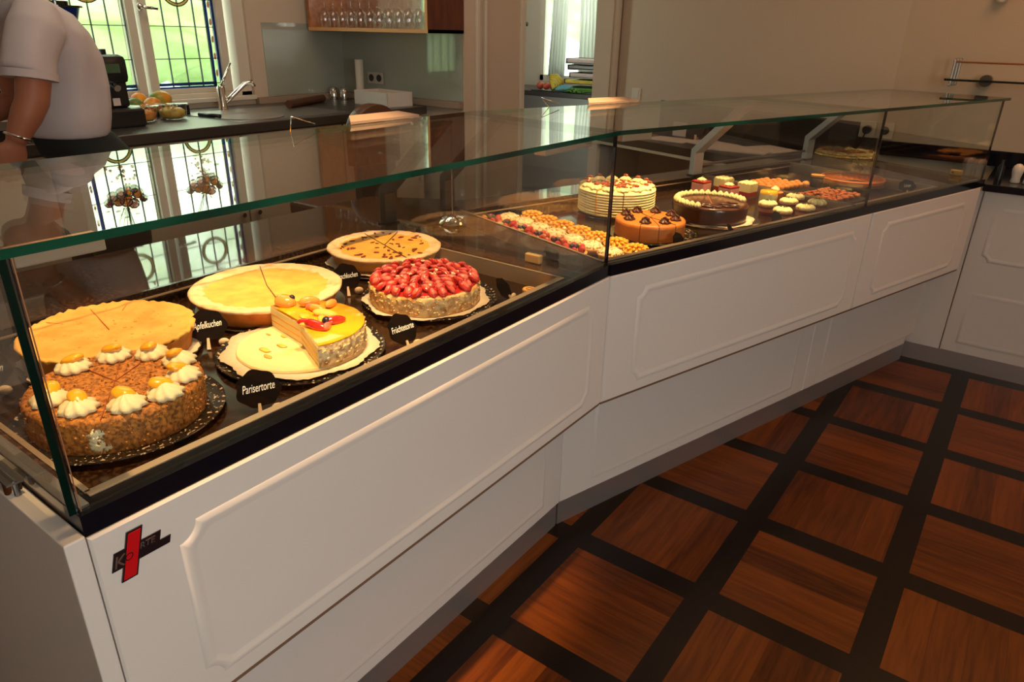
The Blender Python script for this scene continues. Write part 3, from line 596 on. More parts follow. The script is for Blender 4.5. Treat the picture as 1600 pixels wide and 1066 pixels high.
# ------------------------------------------------------------------ glass cases
def slab_edges(bm, pts, z0, z1, e=0.0008):
    n = len(pts)
    for i in range(n):
        p = Vector(pts[i]); q = Vector(pts[(i + 1) % n]); d = (q - p).normalized(); nn = Vector((d.y, -d.x)) * e
        add_prism(bm, [tuple(p), tuple(q), tuple(q + nn), tuple(p + nn)], z0, z1)
ZG0, ZG1 = 1.167, 1.177
def case(lab, loc, top_pts, front, ends, grp='glass cases on the counter'):
    t = thing('glass_display_case', lab, 'display case', loc, group=grp)
    poly_part('top_pane', top_pts, ZG0, ZG1, 'glass', t)
    bm = bm_new(); slab_edges(bm, top_pts, ZG0, ZG1); part('top_pane_edge', bm, 'edge', t, world=True, label='dark green edge of the glass top')
    p, q, inn = front
    p = Vector(p); q = Vector(q); d = (q - p).normalized(); n = Vector((-d.y, d.x)) * inn
    poly_part('front_pane', [tuple(p), tuple(q), tuple(q + n), tuple(p + n)], ZT + 0.001, ZG0 - 0.0005, 'glass', t)
    for a, s_ in ((p, -1), (q, 1)):
        bm = bm_new(); aa = a + d * s_ * 0.0012; add_prism(bm, [tuple(a), tuple(aa), tuple(aa + n), tuple(a + n)], ZT + 0.001, ZG0 - 0.0005)
        part('front_pane_edge', bm, 'blackgloss', t, world=True)
    for (f, prof) in ends:
        bm = bm_new(); add_prism(bm, prof, 0.0, 0.006, f); part('end_pane', bm, 'pane', t, world=True)
    return t
PROF = [(0.006, ZT + 0.001), (0.69, ZT + 0.001), (0.69, 0.955), (0.50, ZG0 - 0.001), (0.006, ZG0 - 0.001)]
PROF2 = [(0.006, ZT + 0.001), (0.49, ZT + 0.001), (0.49, ZG0 - 0.001), (0.006, ZG0 - 0.001)]
ka = KP(0.007); kb = KP(-0.495)
caseA = case('nearest glass display case, over the large round cakes', (-0.25, -0.3, ZT), [(0.012, -0.886), (0.012, ka.y), (-0.490, kb.y), (-0.490, -0.886)], ((0.004, -0.8745), (0.004, KP(-0.001).y), 0.008),
             [(lambda u, z, w: (-u, -0.886 + w * 1.8, z), PROF2), (lambda u, z, w: (-u, 0.262 + w, z), PROF)])
bm = bm_new(); add_box(bm, (0.0030, -0.8858, ZT + 0.001), (0.0047, -0.8780, ZG0 - 0.0005)); part('end_pane_edge', bm, 'edgedark', caseA, world=True, label='thick dark green edge of the end glass')
bm = bm_new(); add_box(bm, (0.0042, -0.8735, ZT + 0.001), (0.0050, -0.8722, ZG0 - 0.0005)); part('joint_glint', bm, 'glintwarm', caseA, world=True, label='thin warm glint painted along the glass joint')
e = 0.001
caseB = case('middle glass display case just after the bend, over fruit tartlets and the cream cake', tuple(BW(0.6, 0.3, ZT)), [BW0(sm(-0.007) + e, -0.007), BW0(1.163, -0.007), BW0(1.163, 0.497), BW0(sm(0.497) + e, 0.497)], (BW0(0.002, 0.0), BW0(1.226, 0.0), 0.008),
             [(lambda u, z, w: tuple(BW(-0.095 + w, u + 0.03, z)), [(p[0] if p[0] > 0.1 else 0.02, p[1]) for p in PROF])])
caseC = case('farthest glass display case, over the lattice tart and the trays of sweets', tuple(BW(1.7, 0.3, ZT)), [BW0(1.165, -0.007), BW0(2.185, -0.007), BW0(2.185, 0.497), BW0(1.165, 0.497)], (BW0(1.229, 0.0), BW0(2.150, 0.0), 0.008),
             [(lambda u, z, w: tuple(BW(2.144 + w, u, z)), PROF2), (lambda u, z, w: tuple(BW(1.2265 + w * 0.4, u + 0.002, z)), PROF)])
# angled supports
def bracket(f, m, lab, ow=0.055):
    """f(u, o, z) local frame"""
    t = thing('glass_support_bracket', lab, 'bracket', f(0, 0.69, ZT), group='angled supports of the glass tops')
    bm = bm_new(); prof = [(0.70, ZT + 0.004), (0.676, ZT + 0.004), (0.676, 0.948), (0.452, ZG0 - 0.004), (0.488, ZG0 - 0.004), (0.70, 0.962)]
    add_prism(bm, prof, 0.0, ow, lambda o, z, w: f(w, o, z)); part('support_arm', bm, m, t, world=True, bev=0.002)
    bm = bm_new(); add_prism(bm, [(0.705, ZT), (0.670, ZT), (0.670, ZT + 0.004), (0.705, ZT + 0.004)], -0.004, ow + 0.004, lambda o, z, w: f(w, o, z)); part('support_foot', bm, 'black', t, world=True)
    bm = bm_new(); add_tube(bm, [f(ow * 0.5, 0.50, 1.13), f(ow * 0.5, 0.485, 1.145)], 0.011, 12); part('pad', bm, 'chrome', t, world=True, smooth='auto')
fa = lambda y: (lambda u, o, z: (-o, y + u, z))
fb = lambda s: (lambda u, o, z: tuple(BW(s + u, o, z)))
bracket(fa(0.285), 'bronze', 'dark angled metal support behind the red berry cake, left of the glass partition', 0.045)
bracket(fa(0.545), 'bronze', 'dark angled metal support behind the rod with the round chrome foot', 0.045)
bracket(fb(1.125), 'alu', 'grey angled metal support behind the pink layered desserts')
bracket(fb(1.925), 'alu', 'grey angled metal support left of the wall sockets')
bm = bm_new(); add_prism(bm, [BW0(1.183, 0.684), BW0(1.922, 0.684), BW0(1.922, 0.692), BW0(1.183, 0.692)], 0.893, 0.901); add_prism(bm, [BW0(1.183, 0.684), BW0(1.922, 0.684), BW0(1.922, 0.70), BW0(1.183, 0.70)], ZT + 0.0005, ZT + 0.004)
tag(part('cross_bar', bm, 'steel'), 'thin metal bar running between the two grey supports', 'bar')
# chrome foot with rod
t = thing('glass_support_rod', 'thin rod with a round chrome foot dotted with painted glints beside the red berry cake', 'support rod', (-0.54, 0.42, ZT))
bm = bm_new(); add_tube(bm, [(0, 0, 0.02), (0, 0, ZG0 - ZT)], 0.0016, 8); part('rod', bm, 'steel', t)
bm = bm_new(); add_lathe(bm, [(0.0, 0.0), (0.036, 0.001), (0.040, 0.005), (0.036, 0.012), (0.024, 0.021), (0.012, 0.026), (0.0, 0.027)], 32); part('foot', bm, 'chrome', t, smooth='auto')
bm = bm_new()  # raised dots stand in for lamp glints on the dome
for k in range(14):
    a = 2 * PI * k / 14; add_blob(bm, (0.029 * math.cos(a), 0.029 * math.sin(a), 0.0175), 0.0028, 1)
for k in range(7):
    a = 2 * PI * k / 7; add_blob(bm, (0.018 * math.cos(a), 0.018 * math.sin(a), 0.0235), 0.0024, 1)
part('glint_dot', bm, 'chrome', bpy.data.objects['foot'], smooth=True)
# metal clips holding partitions, some with warm lamp light in their colour
def clip(lab, M4, m='warmclip'):
    t = thing('glass_clip', lab, 'clip', M4.translation, group='metal clips on the glass'); ORIG[t.name] = M4; t.rotation_euler = M4.to_euler()
    bm = bm_new(); add_box(bm, (-0.022, -0.009, 0.0), (0.022, 0.007, 0.022)); part('clip_body', bm, m, t, bev=0.003)
    bm = bm_new(); add_tube(bm, [(0.010, 0.0085, 0.011), (0.010, 0.012, 0.011)], 0.005, 12); part('screw', bm, 'chrome', t, smooth='auto')
def M4(x, y, z, a): return Matrix.Translation((x, y, z)) @ Matrix.Rotation(a, 4, 'Z')
clip('warm-lit metal clip on the partition glass behind the small card and round disc', M4(-0.141, 0.262, ZT + 0.001, 0))
clip('dark metal clip on the partition glass beside the nearest fruit tartlets', M4(*BW(-0.09, 0.11, ZT + 0.001), ANGB + PI / 2), 'bronze')
clip('small metal clip on the partition glass behind the red berry cake', M4(-0.55, 0.258, ZT + 0.001, 0), 'bronze')
clip('warm-lit metal clip on the end glass of the farthest case, by the side counter', M4(*BW(2.135, 0.10, ZT + 0.001), ANGB + PI / 2))
# left end: profile with clip on top of the side panel
bm = bm_new(); add_box(bm, (-0.99, -0.8785, ZT + 0.0005), (0.0, -0.8615, ZT + 0.004)); tag(part('edge_profile', bm, 'steel'), 'thin metal profile along the left end of the nearest glass case', 'profile')
t = thing('panel_clip', 'bent chrome clip on top of the white end panel at the far left', 'clip', (-0.16, -0.893, 0.834))
bm = bm_new(); add_tube(bm, [(-0.032, 0, 0.001), (-0.032, 0, 0.018), (0.032, 0, 0.018), (0.032, 0, 0.001)], 0.004, 8); add_prism(bm, [(-0.034, 0.0), (0.034, 0.0), (0.034, 0.003), (-0.034, 0.003)], -0.010, 0.010, lambda u, v, w: (u, w, 0.017 + v)); part('clip_plate', bm, 'steel_dark', t)
bm = bm_new(); add_lathe(bm, [(0.0, 0.0), (0.010, 0.0), (0.010, 0.016), (0.0, 0.0165)], 16, (0.018, 0, 0)); part('clip_pin', bm, 'chrome', t, smooth='auto')
# small lamp housings under the glass tops and cream strips on their rear edges
def housing(f, u0, u1, lab):
    t = thing('lamp_housing', lab, 'lamp', f(0.5 * (u0 + u1), 0.03, 1.15), group='slim lamps under the glass tops')
    bm = bm_new(); add_prism(bm, [(u0, 0.012), (u1, 0.012), (u1, 0.040), (u0, 0.040)], 1.148, 1.166, lambda u, o, z: f(u, o, z)); part('housing', bm, 'peach', t, world=True, bev=0.002)
housing(lambda u, o, z: (-o, u, z), -0.866, -0.775, 'cream lamp housing under the front of the glass top at the far left')
housing(lambda u, o, z: (-o, u, z), 0.10, 0.29, 'cream lamp housing under the front of the glass top just left of the bend')
housing(lambda u, o, z: tuple(BW(u, o, z)), 0.03, 0.13, 'cream lamp housing under the front of the glass top just right of the bend')
def strip(P, lab):
    t = thing('rear_shelf_strip', lab, 'strip', P[0], group='cream strips at the rear of the glass tops')
    a, b_ = Vector(P[0]), Vector(P[1]); d = (b_ - a); L = d.length; d.normalize(); n = Vector((-d.y, d.x, 0))
    bm = bm_new(); V = []
    pts = [(0.0, 0.0), (L, 0.0), (L - 0.05, 0.024), (0.018, 0.024)]
    add_prism(bm, pts, 0.0, 0.006, lambda u, v, w: tuple(a + d * u + n * v + Vector((0, 0, w + v * 0.45)))); part('strip_board', bm, 'peach', t, world=True)
strip([(-0.485, 0.008, ZG1 + 0.001), (-0.485, 0.235, ZG1 + 0.001)], 'cream trapezoid board behind the nearest glass top, in front of the brown leather bag')
strip([tuple(BW(0.36, 0.492, ZG1 + 0.001)), tuple(BW(0.58, 0.492, ZG1 + 0.001))], 'cream trapezoid board behind the glass top in front of the kitchen doorway')
def wire(P, lab):
    bm = bm_new(); add_tube(bm, P, 0.0012, 6); tag(part('wire_holder', bm, 'chrome', smooth=True), lab, 'wire holder', 'bent wires on the rear edge of the glass')
wire([(-0.488, -0.157, ZG1), (-0.488, -0.151, 1.207), (-0.488, -0.09, 1.187)], 'bent wire standing on the rear glass edge in front of the steel sink')
q = Vector((-0.49, 0.62, ZG1)); wire([tuple(BW(0.20, 0.49, ZG1)), tuple(BW(0.17, 0.49, 1.205)), tuple(BW(0.24, 0.49, 1.186))], 'bent wire standing on the rear glass edge left of the kitchen doorway')

# badge on the first drawer
t = thing('maker_badge', 'small black and red slanted badge with raised letters on the nearest white drawer', 'badge', (0.018, -0.83, 0.78))
W = lambda u, z, w: (0.0183 + w, u, z)
def quad(u0, u1, z0, z1, sl=0.28): return [(u0 + 0 * sl, z0), (u1, z0), (u1 + (z1 - z0) * sl, z1), (u0 + (z1 - z0) * sl, z1)]
bm = bm_new(); add_prism(bm, quad(-0.8635, -0.8045, 0.768, 0.7925), 0, 0.0015, W); add_prism(bm, quad(-0.838, -0.790, 0.768, 0.7785), 0, 0.0016, W); part('plate', bm, 'badge', t, world=True)
bm = bm_new(); add_prism(bm, quad(-0.856, -0.836, 0.748, 0.813), 0.0, 0.0022, W); pl = part('column_border', bm, 'badge', t, world=True)
bm = bm_new(); add_prism(bm, quad(-0.8533, -0.8377, 0.7503, 0.8105), 0.0, 0.0028, W); part('red_column', bm, 'red', t, world=True, label='red slanted column of the badge')
TM = lambda y, z, w=0.0028: Matrix.Translation((0.0183 + w, y, z)) @ Matrix(((0, 0, 1, 0), (1, 0, 0, 0), (0, 1, 0, 0), (0, 0, 0, 1)))
def badge_text(txt, y, z, size, m):
    mw = ORIG[t.name].inverted() @ TM(y, z, 0.0026); return text_part('letters', txt, m, t, mw, size, 0.3, 0.0005)
badge_text('K', -0.8605 + 0.006, 0.779, 0.022, 'badgegrey'); badge_text('O', -0.8425, 0.7795, 0.014, 'badge'); badge_text('RTE', -0.818, 0.7855, 0.0115, 'badgegrey')
# ------------------------------------------------------------------ cakes in the first case
def cake_plate(lab, x, y, r, m='plate', h=0.010, grp='cake plates in the nearest case', z=ZW):
    bm = bm_new(); add_lathe(bm, [(0.0, 0.0), (r * 0.6, 0.0), (r * 0.66, 0.001), (r * 0.97, h * 0.72), (r, h), (r * 0.992, h * 1.15), (r * 0.93, h * 0.86), (r * 0.66, h * 0.42), (0.0, h * 0.40)], 64)
    o = part('cake_plate', bm, m, smooth='auto'); o.location = (x, y, z + 0.0003); return tag(o, lab, 'plate', grp)
def doily(lab, x, y, r, z, seed=0, grp='paper doilies under cakes'):
    rnd = random.Random(seed); ph = rnd.uniform(0, 6)
    bm = bm_new(); fn = lambda rr, zz, a: (rr * (1 + 0.035 * math.sin(9 * a + ph) * (rr / r) + 0.012 * math.sin(41 * a)), zz + (0.0012 + 0.0012 * math.sin(7 * a + ph)) * (rr / r) ** 4)
    add_lathe(bm, [(0.0, 0.0), (r * 0.7, 0.0), (r, 0.001), (r, 0.0015), (r * 0.7, 0.0006), (0.0, 0.0006)], 96, fn=fn)
    o = part('paper_doily', bm, 'paper', smooth=True); o.location = (x, y, z); return tag(o, lab, 'doily', grp)
def nz(a, b_, c): return noise.noise(Vector((a, b_, c)))
def cuts(bm, rr, z, angs, w=0.0012, r0=0.0, dz=0.0006):
    for a in angs:
        d = Vector((math.cos(a), math.sin(a))); n = Vector((-d.y, d.x)) * w * 0.5
        p = d * r0; q = d * rr; add_prism(bm, [tuple(p - n), tuple(q - n), tuple(q + n), tuple(p + n)], z - 0.001, z + dz)
def rosette(bm, c, r, h, flutes=8, twist=1.6, tiers=3, rot=0.0):
    prof = [(r * 0.80, 0.0), (r, h * 0.18), (r * 0.93, h * 0.38), (r * 0.72, h * 0.6), (r * 0.42, h * 0.82), (r * 0.16, h * 0.97), (0.0, h)]
    def fn(rr, zz, a):
        k = 1 + 0.13 * math.sin(flutes * (a + rot) + twist * 3.2 * zz / h); return (rr * k, zz)
    add_lathe(bm, prof, 48, c, fn)
def disc_cake(bm, r, h, amp, fr, seg=120, dome=0.0, edge=0.005, seed=0.0, rim=0.0):
    prof = [(0.0, 0.0005), (r * 0.985, 0.0005)] + [(r, h * t) for t in (0.08, 0.25, 0.42, 0.58, 0.75, 0.9)] + [(r - edge * 0.4, h - edge * 0.2), (r - edge, h)] + [((r - edge) * t, h + dome * (1 - t * t)) for t in (0.93, 0.86, 0.78, 0.68, 0.56, 0.42, 0.28, 0.14, 0.0)]
    def fn(rr, zz, a):
        n = nz(rr * fr * math.cos(a) + seed, rr * fr * math.sin(a), zz * fr)
        if rr >= r * 0.97 and 0.001 < zz < h: return (rr + n * amp, zz)
        if zz <= 0.001: return (rr, zz)
        return (rr, zz + n * amp * 0.7 + rim * math.sin(26 * a) * (1 if rr > r * 0.9 else 0))
    add_lathe(bm, prof, seg, fn=fn)
G6 = 'large round cakes in the nearest case'
cake_plate('black speckled plate under the brittle covered cake with cream swirls', -0.246, -0.704, 0.150)
cake_plate('black speckled plate under the half eaten yellow glazed cake', -0.221, -0.380, 0.153)
cake_plate('black speckled plate under the red berry cake', -0.230, -0.020, 0.152)
cake_plate('thin metal tray under the plain golden crumb cake', -0.480, -0.600, 0.150, 'tin', 0.007)
cake_plate('thin metal tray under the sugar dusted apple cake', -0.465, -0.268, 0.156, 'tin', 0.007)
cake_plate('thin metal tray under the cherry cake with dark spots', -0.505, 0.105, 0.146, 'tin', 0.007)
ZP = ZW + 0.0070
doily('white paper doily under the half eaten yellow glazed cake', -0.224, -0.380, 0.140, ZP + 0.0045, 3)
doily('white paper doily sticking out around the red berry cake', -0.226, -0.035, 0.138, ZP + 0.0045, 5)
doily('white paper doily showing at the edge of the crumb cake', -0.480, -0.600, 0.146, ZP + 0.002, 8)
doily('white paper doily showing beside the cherry cake', -0.505, 0.110, 0.146, ZP + 0.002, 9)
# brittle cake with cream swirls
c = thing('brittle_cake', 'round cake covered in brown brittle with cream swirls and apricot pieces', 'cake', (-0.246, -0.704, ZW + 0.005), group=G6)
H = 0.056
bm = bm_new(); disc_cake(bm, 0.122, H, 0.0028, 150, 200, edge=0.006, seed=2.2)
rnd = random.Random(11)
for k in range(500):
    a = rnd.uniform(0, 2 * PI)
    if rnd.random() < 0.5: rr = 0.117 * math.sqrt(rnd.random()); p = (rr * math.cos(a), rr * math.sin(a), H + 0.0008)
    else: p = (0.1225 * math.cos(a), 0.1225 * math.sin(a), rnd.uniform(0.004, H - 0.003))
    add_blob(bm, p, rnd.uniform(0.0012, 0.0026), 1, (1, 0.8, 0.8))
part('cake_body', bm, 'nut', c, smooth=True)
bm = bm_new(); cuts(bm, 0.121, H + 0.0012, [math.radians(x) for x in (148, 185, 120, -35)], 0.0010); part('slice_cut', bm, 'nutred', c)
bm = bm_new()
for dz, aa, sz in ((0.016, -0.70, 0.011), (0.026, -0.72, 0.009), (0.034, -0.69, 0.009), (0.012, -0.60, 0.006), (0.038, -0.80, 0.006)): add_blob(bm, (0.1215 * math.cos(aa), 0.1215 * math.sin(aa), dz), sz, 3, (0.16, 1.0, 0.9), 0.8, 3, rot=Matrix.Rotation(aa, 3, 'Z'), seed=dz * 90)
part('cream_patch', bm, 'cream', c, smooth=True)
for k, (a, r) in enumerate([(-94, 0.088), (-56, 0.090), (-17, 0.096), (13, 0.104), (46, 0.098), (82, 0.097), (118, 0.094), (154, 0.092), (192, 0.092)]):
    a = math.radians(a); p = (r * math.cos(a), r * math.sin(a), H)
    bm = bm_new(); rosette(bm, p, 0.0250, 0.022, 9, 1.8, rot=k); ro = part('cream_swirl', bm, 'cream', c, smooth=True)
    bm = bm_new(); add_blob(bm, (p[0] - 0.004 * math.cos(a) - 0.003, p[1] - 0.004 * math.sin(a), H + 0.0185), 0.0175, 3, (1.0, 0.72, 0.42), 0.12, 2, rot=Euler((0.35 * math.cos(a * 2), 0.3, a + 0.8)).to_matrix(), seed=k)
    part('apricot_piece', bm, 'apricot', ro, smooth=True)
# golden crumb cake
c = thing('crumb_cake', 'plain golden round crumb cake with a rough crimped rim, behind the brittle cake', 'cake', (-0.480, -0.600, ZP + 0.003), group=G6)
H = 0.043
bm = bm_new(); add_lathe(bm, [(0.0, 0.0), (0.132, 0.0), (0.137, H * 0.5), (0.143, H * 0.93)], 160, fn=lambda r, z, a: (r + 0.0018 * nz(9 * math.cos(a) * 2, 9 * math.sin(a) * 2, z * 90), z)); part('cake_side', bm, 'crumbside', c, smooth=True)
bm = bm_new(); add_lathe(bm, [(0.143, H * 0.90), (0.1445, H * 1.0), (0.141, H * 1.06), (0.135, H * 1.02)] + [(0.1435 * t, H * (0.93 + 0.04 * (t - 0.3))) for t in (0.88, 0.8, 0.7, 0.58, 0.45, 0.3, 0.15, 0.0)], 160,
    fn=lambda r, z, a: (r * (1 + (r > 0.138) * (0.005 * math.sin(46 * a + 3 * math.sin(3 * a)) + 0.012 * nz(13 * math.cos(a), 13 * math.sin(a), 3))), z + ((r > 0.138) * (0.0012 * math.sin(46 * a) + 0.004 * nz(13 * math.cos(a), 13 * math.sin(a), 7)) if r > 0.133 else 0) + 0.0022 * nz(r * 30 * math.cos(a), r * 30 * math.sin(a), 1.3) + 0.0010 * nz(r * 120 * math.cos(a), r * 120 * math.sin(a), 4.3)))
rnd = random.Random(5)
for k in range(160):
    a = rnd.uniform(0, 2 * PI); rr = 0.13 * math.sqrt(rnd.random()); add_blob(bm, (rr * math.cos(a), rr * math.sin(a), H * 0.93), rnd.uniform(0.0012, 0.0034), 1, (1, 1, 0.5), 0.3, 2)
part('cake_top', bm, 'crumb', c, smooth=True)
bm = bm_new(); cuts(bm, 0.135, H * 0.975, [math.radians(168)], 0.0014, 0.0); cuts(bm, 0.135, H * 0.975, [math.radians(205), math.radians(140)], 0.0004, 0.095); part('slice_cut', bm, 'pastryside', c)
# sugar dusted apple cake and cherry cake
def tart_cake(name, lab, x, y, r, h, side, angs, spots, seed):
    c = thing(name, lab, 'cake', (x, y, ZP + 0.0015), group=G6)
    bm = bm_new(); add_lathe(bm, [(0.0, 0.0), (r * 0.86, 0.0), (r * 0.90, h * 0.3), (r * 0.94, h * 0.7), (r * 0.965, h * 0.86)], 120, fn=lambda rr, z, a: (rr + 0.0012 * nz(14 * math.cos(a), 14 * math.sin(a), z * 90), z)); part('cake_side', bm, side, c, smooth=True)
    bm = bm_new(); add_lathe(bm, [(r * 0.96, h * 0.78), (r * 0.995, h * 0.84), (r, h * 0.93), (r * 0.975, h * 1.0), (r * 0.93, h * 0.99), (r * 0.86, h * 0.94), (r * 0.78, h * 0.90), (r * 0.72, h * 0.87), (r * 0.6, h * 0.80)], 140,
        fn=lambda rr, z, a: (rr * (1 + 0.010 * nz(5 * math.cos(a) + seed, 5 * math.sin(a), rr * 30) + 0.006 * nz(22 * math.cos(a) + seed, 22 * math.sin(a), rr * 60)), z + 0.0013 * nz(rr * 70 * math.cos(a), rr * 70 * math.sin(a), seed))); part('dusted_rim', bm, 'sugar', c, smooth=True)
    bm = bm_new(); add_lathe(bm, [(r * t, h * (0.90 + 0.045 * (1 - t))) for t in (0.86, 0.7, 0.55, 0.4, 0.2, 0.0)][0:6], 100, fn=lambda rr, z, a: (rr * (1 + 0.08 * nz(3 * math.cos(a) + seed, 3 * math.sin(a), 2)), z + 0.0010 * nz(rr * 50 * math.cos(a), rr * 50 * math.sin(a), seed + 2))); part('filling', bm, 'custard', c, smooth=True)
    bm = bm_new(); cuts(bm, r * 0.975, h * 0.965, angs, 0.0016); part('slice_cut', bm, 'choccream', c)
    if spots:
        rnd = random.Random(seed); bm = bm_new()
        for k in range(54):
            a = rnd.uniform(0, 2 * PI); rr = r * rnd.uniform(0.55, 0.86) if k > 12 else r * rnd.uniform(0.1, 0.55)
            add_blob(bm, (rr * math.cos(a), rr * math.sin(a), h * 0.955), rnd.uniform(0.003, 0.0065), 1, (1.4, 0.7, 0.40), 0.3, 2, rot=Matrix.Rotation(rnd.uniform(0, 3), 3, 'Z'))
        part('cherry_spot', bm, 'cherryspot', c, smooth=True)['kind'] = 'stuff'
    return c
tart_cake('apple_cake', 'sugar dusted apple cake with yellow centre, behind the half eaten cake', -0.466, -0.274, 0.157, 0.044, 'pastryside', [math.radians(a) for a in (150, -24)], False, 1.0)
tart_cake('cherry_cake', 'sugar dusted cherry cake with dark cherry spots, behind the red berry cake', -0.508, 0.114, 0.145, 0.041, 'paleside', [math.radians(a) for a in (160, 120, -20)], True, 4.0)
# red berry cake
c = thing('berry_cake', 'round cake topped with glossy sliced red berries, sides coated in almonds', 'cake', (-0.222, -0.043, ZW + 0.0125), group=G6)
H = 0.044
bm = bm_new(); disc_cake(bm, 0.120, H, 0.0032, 110, 180, edge=0.006, seed=8.8)
rnd = random.Random(21)
for k in range(340):
    a = rnd.uniform(0, 2 * PI); add_blob(bm, (0.1205 * math.cos(a), 0.1205 * math.sin(a), rnd.uniform(0.003, H - 0.002)), rnd.uniform(0.0018, 0.0042), 1, (0.5, 1, 0.7), rot=Euler((rnd.random(), rnd.random(), a)).to_matrix())
part('cake_body', bm, 'almond', c, smooth=True)
bm = bm_new(); add_lathe(bm, [(0.0, H + 0.004), (0.06, H + 0.0045), (0.10, H + 0.004), (0.115, H + 0.001), (0.1165, H - 0.004)], 90, fn=lambda r, z, a: (r, z + 0.003 * nz(r * 60 * math.cos(a), r * 60 * math.sin(a), 2))); part('red_jelly', bm, 'jelly', c, smooth=True)
# one berry slice, copied
bm = bm_new(); add_blob(bm, (0, 0, 0), 0.0140, 2, (1.15, 0.85, 0.42), 0.08, 2); berry_me = part('berry_slice', bm, 'berry', c, smooth=True)
bm = bm_new(); add_blob(bm, (0, 0, 0.0035), 0.0085, 2, (1.15, 0.8, 0.45)); bh = part('berry_heart', bm, 'berrycut', berry_me, smooth=True)
spots_ = []
for ring, (rr, n) in enumerate([(0.108, 27), (0.088, 21), (0.068, 17), (0.048, 12), (0.028, 8), (0.008, 3)]):
    for k in range(n): spots_.append((rr + rnd.uniform(-0.003, 0.003), 2 * PI * (k + 0.5 * ring) / n + rnd.uniform(-0.06, 0.06), ring))
for i, (rr, a, ring) in enumerate(spots_):
    if i == 0: b1, b2 = berry_me, bh
    else:
        b1 = berry_me.copy(); COL.objects.link(b1); b2 = bh.copy(); COL.objects.link(b2); b2.parent = b1
    b1.location = (rr * math.cos(a), rr * math.sin(a), H + 0.007 + (0.003 if ring else 0.0) + rnd.uniform(0, 0.003))
    b1.rotation_euler = (rnd.uniform(-0.6, 0.6), 0.65 if ring == 0 else rnd.uniform(-0.2, 0.8), a + rnd.uniform(-0.9, 0.9)); s = rnd.uniform(0.85, 1.1); b1.scale = (s, s, s)
for k in range(9):
    a = rnd.uniform(0, 2 * PI); r_ = rnd.uniform(0.02, 0.1); bm = bm_new()
    for j in range(5): add_blob(bm, (r_ * math.cos(a) + rnd.gauss(0, 0.003), r_ * math.sin(a) + rnd.gauss(0, 0.003), H + 0.018), 0.0028, 1, (1, 1, 0.7))
    part('white_chocolate_crumb', bm, 'cream', c, smooth=True)
# half eaten glazed cake
cb = thing('glazed_fruit_cake', 'half eaten cake with yellow glaze, red fruit pieces and a bare cream base', 'cake', (-0.221, -0.380, ZW + 0.0125), group=G6)
bm = bm_new(); add_lathe(bm, [(0.0, 0.0), (0.116, 0.0), (0.117, 0.003), (0.115, 0.006), (0.0, 0.006)], 90, fn=lambda r, z, a: (r * (1 + 0.006 * nz(6 * math.cos(a), 6 * math.sin(a), 1)), z + 0.0008 * nz(r * 80 * math.cos(a), r * 80 * math.sin(a), 1) * (z > 0.004))); part('cream_base', bm, 'board', cb, smooth='auto')
A0, A1 = math.radians(-24), math.radians(170); H = 0.047
bm = bm_new(); add_lathe(bm, [(0.0, 0.006), (0.114, 0.006), (0.1175, 0.012), (0.1185, 0.024), (0.1175, 0.036), (0.115, H), (0.06, H), (0.0, H)], 70, a0=A0, a1=A1, fn=lambda r, z, a: (r + 0.0028 * (r > 0.1) * nz(r * 120 * math.cos(a), r * 120 * math.sin(a), z * 120), z))
for k in range(170):
    a = rnd.uniform(A0 + 0.02, A1 - 0.02); add_blob(bm, (0.1185 * math.cos(a), 0.1185 * math.sin(a), rnd.uniform(0.008, H - 0.002)), rnd.uniform(0.0018, 0.0040), 1, (0.5, 1, 0.7), rot=Euler((rnd.random(), rnd.random(), a)).to_matrix())
part('cake_body', bm, 'almondgrey', cb, smooth='auto')
for a, nm in ((A0, 1), (A1, -1)):
    d = Vector((math.cos(a), math.sin(a))); n = Vector((-d.y, d.x)) * (-nm) * 0.0009; bm = bm_new()
    add_prism(bm, [tuple(d * 0.001), tuple(d * 0.1165), tuple(d * 0.1165 + n), tuple(d * 0.001 + n)], 0.008, H - 0.001); part('cut_face', bm, 'ycream', cb, label='pale cream cut face')
    bm = bm_new()
    for zz in (0.018, 0.031): add_prism(bm, [tuple(d * 0.003), tuple(d * 0.115), tuple(d * 0.115 + n * 1.6), tuple(d * 0.003 + n * 1.6)], zz, zz + 0.003)
    part('fruit_layer', bm, 'custard', cb)
bm = bm_new(); add_lathe(bm, [(0.0, H), (0.10, H), (0.1155, H - 0.002), (0.1165, H + 0.0015), (0.110, H + 0.0045), (0.06, H + 0.005), (0.0, H + 0.005)], 70, a0=A0, a1=A1, fn=lambda r, z, a: (r, z + 0.001 * nz(r * 40 * math.cos(a), r * 40 * math.sin(a), 5))); part('yellow_glaze', bm, 'yellow', cb, smooth='auto')
def fruit(m, nm, r, deg, size, sq, rz, up=0.006, tilt=0.3):
    a = math.radians(deg); bm = bm_new(); add_blob(bm, (0, 0, 0), size, 3, sq, 0.1, 2); o = part(nm, bm, m, cb, smooth=True)
    o.location = (r * math.cos(a), r * math.sin(a), H + up + size * sq[2] * 0.6); o.rotation_euler = (tilt, tilt * 0.5, rz); return o
fruit('peachfruit', 'peach_slice', 0.095, 158, 0.021, (1.0, 0.75, 0.55), 0.5); fruit('peachfruit', 'peach_slice', 0.080, 128, 0.021, (1.0, 0.5, 0.55), 1.2); fruit('peachfruit', 'peach_slice', 0.055, 105, 0.015, (1.2, 0.6, 0.5), 0.3)
fruit('blue', 'blueberry', 0.092, 150, 0.0062, (1, 1, 0.9), 0, 0.016); fruit('blue', 'blueberry', 0.055, 20, 0.0075, (1, 1, 0.9), 0, 0.010)
